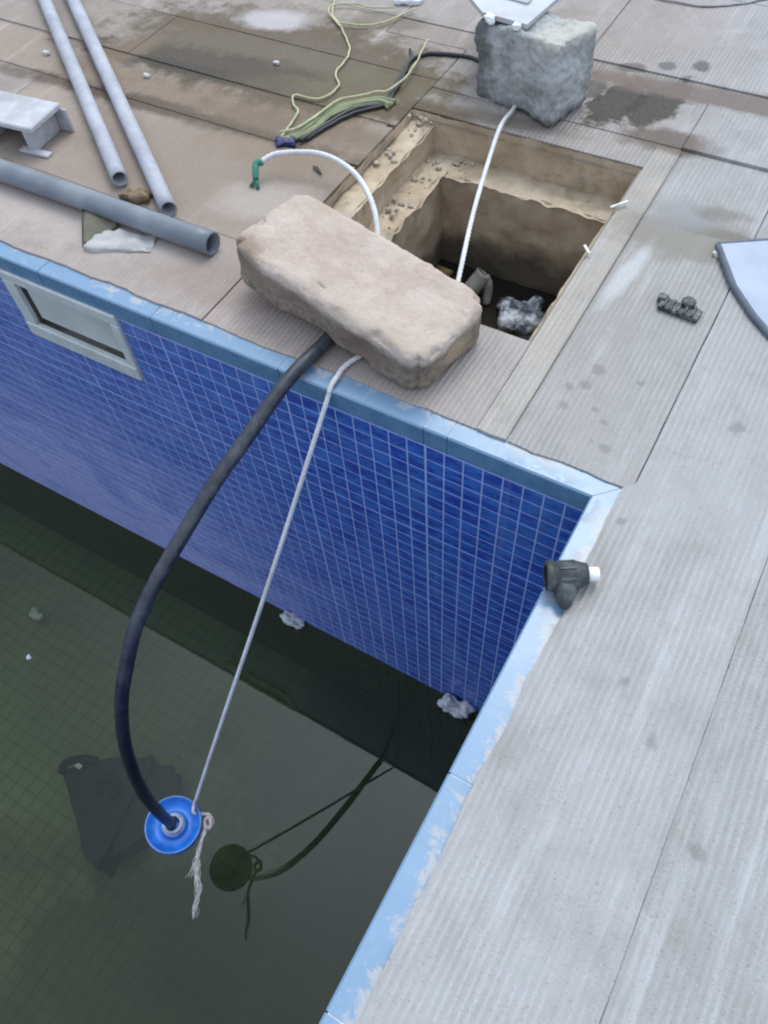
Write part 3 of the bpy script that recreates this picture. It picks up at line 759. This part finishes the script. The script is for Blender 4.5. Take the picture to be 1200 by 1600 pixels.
b = bmesh.new(); quad(b, (-.688, 1.048, .1785), (-.598, 1.037, .1785), (-.616, 1.2, .1785), (-.738, 1.22, .1785)); kid('panel', b, simple('panel_blue', (.55, .56, .66), .5), bd)
for i, (c, r, lab) in enumerate((((-.649, .951, .172), .011, 'white mortar lump at the left edge of the board on the grey block'), ((-.579, .939, .174), .010, 'white mortar lump on the front corner of the grey block'))):
    b = bmesh.new(); rock(b, r, r * .8, r * .7, r * .4, 5, r * .5, 60, Matrix.Translation(c), i * 3.3); tag(link('mortar_lump', b, M_white, None, True), lab, 'mortar lump', 'mortar lumps on the grey block')

# ------------------------------------------------------------------ hose, rope, cap
def hosemat():
    m = NT('black_poly_pipe'); o = m.pos()
    n = m.noise(o, 28, 5, .65); n2 = m.noise(o, 120, 3, .6); sp = m.n('ShaderNodeSeparateXYZ'); m.put(sp.inputs[0], o)
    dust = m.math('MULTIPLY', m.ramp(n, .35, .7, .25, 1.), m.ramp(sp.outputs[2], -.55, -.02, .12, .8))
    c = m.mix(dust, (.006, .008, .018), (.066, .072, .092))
    c = m.mix(m.ramp(n2, .66, .74, 0, .4), c, (.25, .26, .3))
    return m.fin(c, m.math('MULTIPLY_ADD', dust, .3, .32), m.bump(n2, .12, .002), .5)
hp = [(-.545, .115, .0145), (-.549, .07, .0150), (-.553, .035, .0155), (-.558, -.005, .0145), (-.563, -.055, .006), (-.571, -.151, -.021), (-.5795, -.243, -.046), (-.589, -.348, -.090), (-.5965, -.427, -.128),
      (-.6025, -.492, -.177), (-.6074, -.544, -.2425), (-.612, -.594, -.322), (-.6167, -.645, -.456), (-.6205, -.684, -.639), (-.6218, -.699, -.80), (-.622, -.702, -.905)]
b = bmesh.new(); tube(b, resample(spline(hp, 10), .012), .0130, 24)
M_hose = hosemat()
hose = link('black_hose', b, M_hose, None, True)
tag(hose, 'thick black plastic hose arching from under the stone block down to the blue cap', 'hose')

cap = tag(empty('blue_pipe_plug', (-.622, -.702, -.925)), 'round blue cap with a white ringed hub hanging on the hose above the water', 'cap')
CM = Matrix.Translation((-.622, -.702, -.925)) @ Matrix.Rotation(math.radians(-5), 4, 'X') @ Matrix.Rotation(math.radians(4), 4, 'Y') @ Matrix.Diagonal((.89, .89, 1, 1))
def bluecap(name, col, wear):
    m = NT(name); o = m.pos(); n = m.noise(o, 40, 5, .65); n2 = m.noise(o, 12, 4, .6)
    c = m.mix(m.ramp(n, .3, .7), tuple(x * .8 for x in col), tuple(x * 1.2 for x in col))
    c = m.mix(m.ramp(n2, .58, .75, 0, wear), c, (.35, .5, .75))
    return m.fin(c, .42, m.bump(n, .06, .002), .5)
M_cap, M_rim = bluecap('blue_plastic', (.015, .16, .60), .25), bluecap('scuffed_blue', (.14, .26, .58), .7)
b = bmesh.new(); lathe(b, [(0, -.022), (.058, -.022), (.068, -.016), (.0755, -.004), (.0760, .006), (.0735, .010), (.0695, .0095), (.0670, .004), (.052, -.004), (.036, -.007), (.0345, -.004), (.033, .003), (.0, .004)], 64, CM); kid('dish', b, M_cap, cap, True)
b = bmesh.new(); lathe(b, [(.0712, .0085), (.0745, .0075), (.0752, .0105), (.0735, .0130), (.0712, .0122), (.0705, .0100), (.0712, .0085)], 64, CM); kid('rim', b, M_rim, cap, True)
M_hub = simple('scuffed_white_ring', (.42, .48, .56), .45, .2, 60, .1, .002, dirt=(.12, .20, .36), dirt_amt=.6, dscale=40)
b = bmesh.new(); prof = [(.031, .003)]
for k in range(3): z = .004 + k * .005; prof += [(.031 - k * .0022, z), (.031 - k * .0022, z + .003), (.0285 - k * .0022, z + .0042)]
prof += [(.0215, .0205), (.0185, .019), (.0185, .004)]
lathe(b, prof, 40, CM); kid('threaded_hub', b, M_hub, cap, True)
M_rope = simple('white_rope', (.66, .66, .68), .8, .12, 90, .2, .001, dirt=(.45, .43, .40), dirt_amt=.5, dscale=14)
M_rope_grey = simple('weathered_rope', (.50, .49, .47), .85, .2, 90, .2, .001)
RT = 2 * math.pi / .034
rope = tag(empty('pump_rope', (-.5, .0, 0)), 'long white rope running from the grey block over the pit down to the blue cap', 'rope')
def rope_piece(name, pts, r, parent, mat=M_rope, step=.003, n=12, taper=None):
    b = bmesh.new(); tube(b, resample(spline(pts, n), step), r * .74, 12, RT, .24, 3, taper=taper); return kid(name, b, mat, parent, True)
rope_piece('line', [(-.565, .955, .009), (-.557, .90, .014), (-.548, .825, .026), (-.525, .728, .029), (-.465, .513, .027), (-.398, .305, .020), (-.395, .262, .010), (-.410, .225, .0075), (-.445, .15, .0075),
                    (-.478, .085, .0075), (-.490, .050, .0072), (-.4898, .022, .0060), (-.4896, .006, .0035), (-.4905, -.006, -.008), (-.4945, -.028, -.043), (-.5315, -.255, -.365), (-.579, -.51, -.725), (-.6005, -.630, -.897)], .0060, rope)
rope_piece('loop', [(-.6005, -.630, -.897), (-.604, -.638, -.912), (-.598, -.655, -.926), (-.586, -.648, -.943), (-.567, -.640, -.940), (-.552, -.648, -.925)], .0058, rope)
rope_piece('knot', [(-.562, -.645, -.925), (-.546, -.650, -.915), (-.540, -.664, -.921), (-.551, -.669, -.931), (-.562, -.656, -.928), (-.554, -.643, -.918), (-.541, -.654, -.927), (-.547, -.67, -.917)], .0062, rope, simple('pinkish_rope', (.45, .36, .36), .85, .2, 80))
b = bmesh.new(); rnd = random.Random(11)
tail = resample(spline([(-.550, -.668, -.926), (-.541, -.702, -.932), (-.531, -.735, -.938), (-.505, -.765, -.940), (-.484, -.795, -.944), (-.463, -.835, -.948)], 10), .006)
n_ = len(tail)
for i in range(26):
    ph = rnd.uniform(0, 6.28); ph2 = rnd.uniform(0, 6.28); w = rnd.uniform(.0012, .0034); end = n_ if i < 12 else rnd.randint(int(n_ * .4), n_)
    splay = Vector((rnd.uniform(-1, 1), rnd.uniform(-.5, .5), rnd.uniform(-.4, .4))) * rnd.choice((.002, .004, .006, .012))
    if i in (20, 21, 22, 23): end = int(n_ * .62); splay = Vector((-.030 + .004 * (i - 20), -.012, 0))
    P = []
    for q in range(end):
        t_ = q / n_; k_ = max(0, (q / end - .45) / .55) ** 1.6
        P.append(tail[q] + Vector((math.sin(ph + t_ * 17) * w, math.cos(ph2 + t_ * 13) * w, math.sin(ph2 + t_ * 11) * w)) * (1 + 1.2 * t_) + splay * k_ + Vector((noise.noise(tail[q] * 60 + Vector((i, 0, 0))), noise.noise(tail[q] * 60 + Vector((0, i, 0))), 0)) * .0025 * t_)
    if len(P) > 3: tube(b, P, rnd.uniform(.0008, .0015), 5, taper=lambda t: 1 - .5 * t)
kid('frayed_end', b, M_rope_grey, rope, True)

# short white cord with a green end
wc = tag(empty('short_rope', (-.96, .47, 0)), 'short white cord with a green taped end arching over the deck beside the pit', 'cord')
b = bmesh.new(); tube(b, resample(spline([(-.955, .458, .036), (-.925, .493, .045), (-.834, .521, .052), (-.741, .498, .052), (-.666, .444, .045), (-.618, .388, .030), (-.592, .338, .012), (-.590, .318, -.03), (-.60, .33, -.12), (-.61, .36, -.22)], 10), .004), .0054, 12, RT, .22); kid('line', b, M_rope, wc, True)
b = bmesh.new(); tube(b, resample(spline([(-.950, .463, .037), (-.960, .453, .034), (-.955, .440, .027), (-.948, .428, .016)], 8), .003), .0082, 12, taper=lambda t: 1 - .15 * t); tube(b, [Vector((-.949, .430, .017)), Vector((-.957, .417, .002))], .004, 8); tube(b, [Vector((-.949, .430, .017)), Vector((-.938, .417, .002))], .004, 8)
kid('green_tape', b, simple('green_tape', (.035, .19, .13), .5), wc, True)

# ------------------------------------------------------------------ pipes on the deck
def galv():
    m = NT('weathered_galvanised'); o = m.pos(); n = m.noise(o, 11, 7, .75); n2 = m.noise(o, 130, 4, .65)
    c = m.mix(m.ramp(n, .3, .7), (.31, .315, .365), (.43, .44, .485))
    c = m.mix(m.ramp(n2, .56, .72, 0, .45), c, (.22, .215, .245))
    return m.fin(c, .6, m.bump(n2, .15, .002), .4)
M_galv = galv()
def straight(a, d, k=40): a, d = Vector(a), Vector(d); return [a.lerp(d, i / k) for i in range(k + 1)]
for a, d, lab in (((-1.219, .292, .0225), (-2.55, 1.278, .0195), 'weathered galvanised pipe whose open end stops short of the big grey pipe'),
                  ((-1.055, .258, .0188), (-2.45, 1.297, .019), 'weathered galvanised pipe whose end rests against the big grey pipe')):
    b = bmesh.new(); tube(b, straight(a, d), .0182, 24, inner=.0148)
    tag(link('metal_pipe', b, M_galv, None, True), lab, 'pipe', 'thin metal pipes lying on the deck')
M_pvc = simple('grey_pvc', (.155, .175, .205), .42, .12, 12, .04, .002, dirt=(.30, .31, .33), dirt_amt=.4, dscale=10)
b = bmesh.new(); tube(b, straight((-.893, .201, .0255), (-2.3, .187, .028)), .0238, 32, inner=.0203)
tag(link('plastic_pipe', b, M_pvc, None, True), 'big smooth grey plastic pipe lying along the pool deck', 'pipe')
# scrap below and beside the pipes
b = bmesh.new(); rock(b, .035, .014, .012, .008, 8, .012, 40, Matrix.Translation((-1.165, .270, .010)) @ Matrix.Rotation(.4, 4, 'Z'), 5.5)
tag(link('brown_rag', b, simple('brown_rag', (.20, .15, .09), .9, .4), None, True), 'crumpled brown rag lying between the ends of the two thin pipes', 'rag')
b = bmesh.new()
g = [[None] * 9 for _ in range(9)]
for i in range(9):
    for j in range(9):
        u, v = i / 8, j / 8
        x = -1.215 + .085 * u * (1 - .75 * (1 - v)) + .055 * (1 - v); y = .168 - .075 * (1 - v) + .012 * u; z = .004 + .020 * v * (1 - .3 * u) + .006 * math.sin(3 * u + 2 * v)
        g[i][j] = b.verts.new((x, y, z))
for i in range(8):
    for j in range(8): b.faces.new((g[i][j], g[i + 1][j], g[i + 1][j + 1], g[i][j + 1]))
bmesh.ops.solidify(b, geom=b.faces[:], thickness=.003)
tag(link('cloth_scrap', b, simple('olive_cloth', (.27, .26, .20), .85, .25, 20), None, True), 'olive cloth scrap hanging out from under the big grey pipe', 'cloth')
b = bmesh.new(); rock(b, .072, .030, .006, .005, 12, .010, 24, Matrix.Translation((-1.092, .143, .003)) @ Matrix.Rotation(.35, 4, 'Z'), 7.7, .003, 80)
tag(link('cement_lump', b, simple('pale_cement', (.40, .39, .385), .9, .15, 30, .4, .004), None, True), 'flat pale lump of dried cement in front of the big grey pipe', 'cement lump')

# concrete channel piece at the left
M_chan = simple('light_grey_concrete', (.47, .47, .50), .85, .15, 20, .3, .004, dirt=(.28, .27, .28), dirt_amt=.5, dscale=12)
ch = tag(empty('channel_block', (-1.62, .36, 0)), 'light grey hollow channel block lying on the deck left of the pipes', 'block')
CMx = Matrix.Translation((-1.475, .318, 0)) @ Matrix.Rotation(math.radians(6), 4, 'Z')
b = bmesh.new(); box(b, -.36, 0, -.018, .095, .056, .070, .003, CMx); kid('top_plate', b, M_chan, ch)
for x in (-.032, -.165, -.35): b = bmesh.new(); box(b, x - .007, x + .007, -.012, .09, .0, .0555, .002, CMx); kid('web', b, M_chan, ch)
b = bmesh.new(); box(b, -.36, .01, .0905, .098, .0, .0555, .002, CMx); kid('back_plate', b, M_chan, ch)
b = bmesh.new(); box(b, -.065, .018, -.020, .0, .0, .008, .002, CMx); kid('foot', b, M_chan, ch)

# ------------------------------------------------------------------ cords behind the pit
M_yel = simple('yellow_cord', (.47, .46, .28), .75, .2, 60)
M_blk = simple('black_cable', (.025, .026, .028), .5, .3, 60)
M_grn = simple('faded_green_cord', (.24, .26, .15), .8, .25, 40)
yc = tag(empty('yellow_cord', (-1.0, .9, 0)), 'thin yellow cord trailing in loops across the stained deck', 'cord')
yl = [(-1.30, 1.30), (-1.234, 1.209), (-1.19, 1.131), (-1.131, 1.082), (-1.061, 1.006), (-1.038, .948), (-1.028, .886), (-.99, .839), (-.993, .785), (-1.017, .765), (-1.06, .763), (-1.067, .749), (-1.046, .722), (-1.02, .703), (-1.006, .651), (-.998, .598)]
def flat(pts, z=.006, seed=0): return [(x, y, z + .003 * noise.noise(Vector((x * 9, y * 9, seed)))) for x, y in pts]
def cord(name, pts, r, mat, root, seed=0, z=.006):
    b = bmesh.new(); P = resample(spline(flat(pts, z, seed), 10), .006)
    P = [p + Vector((noise.noise(p * 40), noise.noise(p * 40 + Vector((7, 0, 0))), 0)) * .0025 for p in P]
    tube(b, P, r, 8); return kid(name, b, mat, root, True)
cord('line', yl, .0025, M_yel, yc)
cord('loop', [(-1.131, 1.082), (-1.198, 1.128), (-1.218, 1.169), (-1.196, 1.19), (-1.153, 1.204), (-1.111, 1.202), (-1.05, 1.23)], .0024, M_yel, yc, 1, .009)
cord('loop', [(-1.15, 1.10), (-1.096, 1.108), (-1.052, 1.134), (-1.032, 1.168), (-1.0, 1.24)], .0024, M_yel, yc, 2, .009)
cord('tail', [(-.998, .598), (-.972, .628), (-.955, .700), (-.945, .765), (-.903, .812), (-.885, .836), (-.86, .85), (-.847, .912), (-.859, .993), (-.884, 1.099)], .0026, M_yel, yc, 3, .017)
bc = tag(empty('black_cable', (-.85, .9, 0)), 'black cable running from the green bundle to the grey block', 'cable')
bl = [(-.946, .601), (-.922, .702), (-.898, .772), (-.85, .817), (-.857, .865), (-.876, .951), (-.885, 1.015), (-.872, 1.045), (-.845, 1.067), (-.75, 1.084), (-.66, 1.05)]
cord('line', bl, .0052, M_blk, bc, 4)
cord('line', [(-.940, .612), (-.915, .705), (-.888, .765), (-.845, .812), (-.850, .865), (-.868, .945), (-.892, 1.03), (-.915, 1.06)], .0040, M_blk, bc, 5, .005)
gc = tag(empty('green_cord_bundle', (-.95, .7, 0)), 'flattened bundle of faded green cord folded on the deck behind the white cord', 'cord')
for i in range(7):
    o_ = i * .0055
    cord('strand', [(-1.000 + o_ * .4, .590 + o_ * .1), (-.982 + o_ * .5, .602), (-.975 + o_, .650), (-.972 + o_, .700), (-.955 + o_, .752), (-.920 + o_ * .8, .790), (-.870 + o_ * .4, .828 - o_ * .4), (-.83, .838 - o_)], .0042, M_grn, gc, 6 + i, .006 + (i % 2) * .003)
b = bmesh.new(); rock(b, .022, .013, .007, .006, 8, .006, 60, Matrix.Translation((-.978, .585, .006)) @ Matrix.Rotation(.6, 4, 'Z'), 8.8); kid('blue_tape', b, simple('dark_blue_tape', (.03, .03, .12), .5, .3), gc, True)
tp = tag(empty('grey_wire', (-.3, 1.6, 0)), 'thin grey wire lying on the deck beyond the wet footprints', 'wire')
cord('line', [(-.45, 1.55), (-.399, 1.547), (-.317, 1.555), (-.233, 1.605), (-.182, 1.656), (-.1, 1.7)], .0024, simple('grey_wire', (.25, .25, .27), .6), tp, 9, .004)
b = bmesh.new(); rock(b, .035, .018, .008, .006, 7, .006, 40, Matrix.Translation((-1.04, 1.285, .006)) @ Matrix.Rotation(.4, 4, 'Z'), 2.9)
tag(link('white_scrap', b, M_white, None, True), 'white plastic scrap at the far end of the yellow cord', 'plastic scrap')

# ------------------------------------------------------------------ right side: blue sheet, black bracket, pipe fitting
bs = tag(empty('blue_sheet', (.12, .55, 0)), 'pale blue flat sheet with a dark edge lying on the right of the deck', 'sheet')
bp = [(-.006, .648), (.055, .545), (.107, .486), (.146, .452), (.30, .40), (.62, .62), (.45, 1.0), (.085, .705)]
def sheetmat():
    m = NT('pale_blue_sheet'); p = m.pos(); n = m.noise(p, 10, 4, .55); n2 = m.noise(m.map(p, sc=(8, 50, 1)), 1., 3)
    c = m.mix(m.ramp(n, .3, .7), (.25, .30, .405), (.335, .385, .48)); c = m.mix(m.ramp(n2, .5, .8, 0, .3), c, (.22, .29, .43))
    return m.fin(c, .4, m.bump(n2, .1, .003), .5)
b = bmesh.new(); prism(b, bp, .008, .0145); kid('panel', b, sheetmat(), bs)
b = bmesh.new()
tube(b, resample([Vector((x, y, .009)) for x, y in bp + bp[:1]], .01), .0068, 10); kid('dark_edge', b, simple('dark_edge_grey', (.10, .12, .155), .7), bs, True)  # dark grey tube round the outline of the sheet
br = tag(empty('black_bracket', (-.012, .452, 0)), 'small black plastic bracket lying on the combed deck below the blue sheet', 'bracket')
BM = Matrix.Translation((-.016, .450, 0)) @ Matrix.Rotation(math.radians(-4), 4, 'Z')
M_bk = simple('dusty_black_plastic', (.028, .032, .034), .55, .3, 60, .2, .002, dirt=(.20, .22, .23), dirt_amt=.65, dscale=60)
b = bmesh.new(); box(b, -.036, .040, -.017, .014, .002, .010, .002, BM); kid('plate', b, M_bk, br)
b = bmesh.new(); lathe(b, [(0, -.008), (.012, -.008), (.013, -.006), (.013, .010), (.011, .012), (0, .012)], 20, BM @ Matrix.Translation((.010, .016, .006))); kid('boss', b, M_bk, br, True)
for x in (-.026, -.013, .0, .013, .027): b = bmesh.new(); box(b, x - .0022, x + .0022, -.016, .012, .0105, .0145, .0008, BM); kid('rib', b, M_bk, br)
b = bmesh.new(); box(b, -.044, -.028, .002, .018, .001, .014, .002, BM); kid('tab', b, M_bk, br)

pf = tag(empty('pipe_fitting', (.02, -.17, 0)), 'black threaded pipe fitting with a white plug lying on the pool edge', 'pipe fitting')
ax_ = (Vector((.046, -.151, .022)) - Vector((-.006, -.182, .022))).normalized()
rz_ = math.atan2(ax_.y, ax_.x)
FM = Matrix.Translation((-.006, -.182, .0225)) @ Matrix.Rotation(rz_, 4, 'Z') @ Matrix.Rotation(math.radians(90), 4, 'Y')
M_fit = simple('black_fitting', (.03, .035, .038), .5, .25, 50, .1, .002, dirt=(.16, .19, .2), dirt_amt=.5, dscale=30)
b = bmesh.new(); lathe(b, [(.016, .001), (.0205, 0), (.0225, .002), (.0225, .012), (.0195, .013), (.0195, .016), (.0212, .017), (.0212, .044), (.019, .050), (.0175, .056), (.0165, .060), (.010, .061), (.010, .055)], 32, FM); kid('socket', b, M_fit, pf, True)
b = bmesh.new(); lathe(b, [(0, .010), (.0155, .010), (.0155, .002)], 24, FM); kid('bore', b, M_blk, pf)
b = bmesh.new(); lathe(b, [(.0095, .056), (.0100, .060), (.0105, .062), (.0105, .074), (.0095, .0765), (0, .0765)], 24, FM); kid('plug', b, simple('clean_white', (.80, .81, .82), .4, .04), pf, True)
for k in range(8): b = bmesh.new(); box(b, .0200, .0228, -.002, .002, .019, .042, .0006, FM @ Matrix.Rotation(k * math.pi / 4, 4, 'Z')); kid('rib', b, M_fit, pf)
BMt = Matrix.Translation((.020, -.170, .021)) @ Matrix.Rotation(math.atan2(-.041, .018), 4, 'Z') @ Matrix.Rotation(math.radians(105), 4, 'Y')
b = bmesh.new(); lathe(b, [(.017, .012), (.0165, .020), (.014, .030), (.010, .040), (.006, .045), (0, .046)], 24, BMt); kid('shadow_taper', b, M_fit, pf, True)  # dark tapered cone added in place of the fitting's shadow

# ------------------------------------------------------------------ small litter and floating bits
shard = simple('white_chip', (.66, .65, .62), .6)
for a, d, lab in (((-.232, .668, .010), (-.200, .708, .012), 'white plastic sliver sticking over the pit edge, the farther of two'), ((-.234, .534, .012), (-.212, .512, .010), 'short white chip on the pit edge, the nearer of two')):
    b = bmesh.new(); v = Vector(d) - Vector(a)
    box(b, 0, v.length * .8, -.0027, .0027, -.002, .002, .0008, Matrix.Translation(a) @ v.to_track_quat('X', 'Z').to_matrix().to_4x4()); tag(link('white_chip', b, shard), lab, 'chip', 'white chips along the pit edge')
b = bmesh.new(); P_ = [(-.872, .536), (-.860, .538), (-.848, .530), (-.835, .517), (-.850, .523), (-.862, .529)]; prism(b, P_, .003, .006)
tag(link('dry_leaf', b, simple('dry_leaf', (.06, .05, .035), .8)), 'dark dry leaf lying under the arch of the white cord', 'leaf')
M_speck = simple('dusty_white', (.50, .49, .48), .8, .2, 80)
for c, r, lab in (((-1.471, .683, .004), .008, 'white speck of litter right of the thin pipes near the dirty joint'), ((-1.197, .870, .004), .007, 'tiny white speck of litter on the wet stained slab'), ((-.002, .628, .004), .008, 'small white pebble left of the blue sheet tip'), ((-1.80, .66, .004), .009, 'small white pebble on the deck left of the thin pipes')):
    b = bmesh.new(); rock(b, r, r * .7, r * .5, r * .3, 4, r * .4, 80, Matrix.Translation(c), c[0]); tag(link('white_pebble', b, M_speck, None, True), lab, 'pebble', 'white specks on the deck')
M_foam = simple('dirty_foam', (.58, .57, .58), .85, .2, 60, .5, .006)
for c, h_, lab in (((-.785, -.020, WATER + .004), (.042, .017, .020), 'pale foam lump at the waterline behind the white rope'), ((-.205, -.022, WATER + .018), (.045, .018, .030), 'pale foam lump at the waterline near the pool corner')):
    b = bmesh.new(); rock(b, *h_, .015, 12, .018, 28, Matrix.Translation(c) @ Matrix.Rotation(.15, 4, 'Y'), c[0] * 7, .005, 90); tag(link('foam_lump', b, M_foam, None, True), lab, 'foam', 'foam lumps at the waterline')
b = bmesh.new(); rock(b, .010, .007, .004, .003, 5, .006, 60, Matrix.Translation((-1.464, -.522, WATER + .001)), 3.); tag(link('floating_scrap', b, M_white, None, True), 'tiny white scrap floating alone on the green water', 'scrap')
b = bmesh.new(); rock(b, .026, .016, .006, .005, 8, .012, 40, Matrix.Translation((-1.87, -.338, FLOOR + .05)), 6.); tag(link('sunken_scrap', b, simple('pale_sunken', (.85, .88, .9), .6), None, True), 'pale scrap lying under the water left of the hose', 'scrap')

# dark bag under the water
sb = tag(empty('sunken_bag', (-1.1, -.73, FLOOR)), 'dark bag with a handle lying under the water beside the blue cap', 'bag')
def sunkmat(name, a, c_):
    m = NT(name); o = m.pos(); n = m.noise(o, 9, 5, .6); return m.fin(m.mix(n, a, c_), .7, m.bump(n, .08, .01))
top = [(-1.302, -.742), (-1.275, -.690), (-1.19, -.625), (-1.078, -.552), (-1.04, -.60), (-1.045, -.70), (-1.02, -.80), (-.999, -.918), (-1.045, -.912), (-1.12, -.86), (-1.21, -.80)]
b = bmesh.new()
def loft(b, lo, hi, z0, z1, nseg=5, amp=.012):
    n = len(lo); dense = lambda P: [Vector(P[i]).lerp(Vector(P[(i + 1) % n]), t / 4) for i in range(n) for t in range(4)]
    L, H = dense([(x, y, z0) for x, y in lo]), dense([(x, y, z1) for x, y in hi]); rings = []
    for s_ in range(nseg + 1):
        rings.append([b.verts.new(p.lerp(q, s_ / nseg) + Vector((noise.noise(p.lerp(q, s_ / nseg) * 14), noise.noise(p.lerp(q, s_ / nseg) * 14 + Vector((9, 0, 0))), 0)) * amp) for p, q in zip(L, H)])
    for a_, c_ in zip(rings, rings[1:]):
        for j in range(len(L)): k = (j + 1) % len(L); b.faces.new((a_[j], a_[k], c_[k], c_[j]))
    b.faces.new(rings[-1]); b.faces.new(rings[0][::-1]); bmesh.ops.recalc_face_normals(b, faces=b.faces[:])
loft(b, [(x * 1.0 + .005, y) for x, y in top], top, FLOOR + .004, -1.58)
kid('body', b, sunkmat('dark_bag', (.006, .005, .014), (.012, .010, .024)), sb)
side = [(-1.055, -.585), (-1.0, -.548), (-.94, -.60), (-.925, -.68), (-.94, -.76), (-.985, -.86), (-1.02, -.80), (-1.04, -.70)]
b = bmesh.new(); loft(b, side, side, FLOOR + .004, -1.60); kid('side_flap', b, sunkmat('darker_bag', (.006, .007, .022), (.010, .012, .035)), sb)
b = bmesh.new(); tube(b, resample(spline([(-1.15, -.735, -1.575), (-1.16, -.70, -1.555), (-1.13, -.675, -1.55), (-1.10, -.69, -1.555), (-1.10, -.73, -1.575)], 8), .01), .013, 10); kid('handle', b, sunkmat('black_handle', (.002, .002, .006), (.004, .004, .008)), sb, True)
b = bmesh.new(); tube(b, resample(spline([(-1.30, -.745, -1.575), (-1.305, -.715, -1.56), (-1.27, -.68, -1.56), (-1.22, -.655, -1.57)], 8), .01), .014, 10); kid('strap', b, sunkmat('black_strap', (.002, .002, .006), (.004, .004, .008)), sb, True)
b = bmesh.new(); rock(b, .012, .008, .004, .003, 4, .003, 60, Matrix.Translation((-1.26, -.70, -1.56)), 1.); kid('buckle', b, M_white, sb, True)
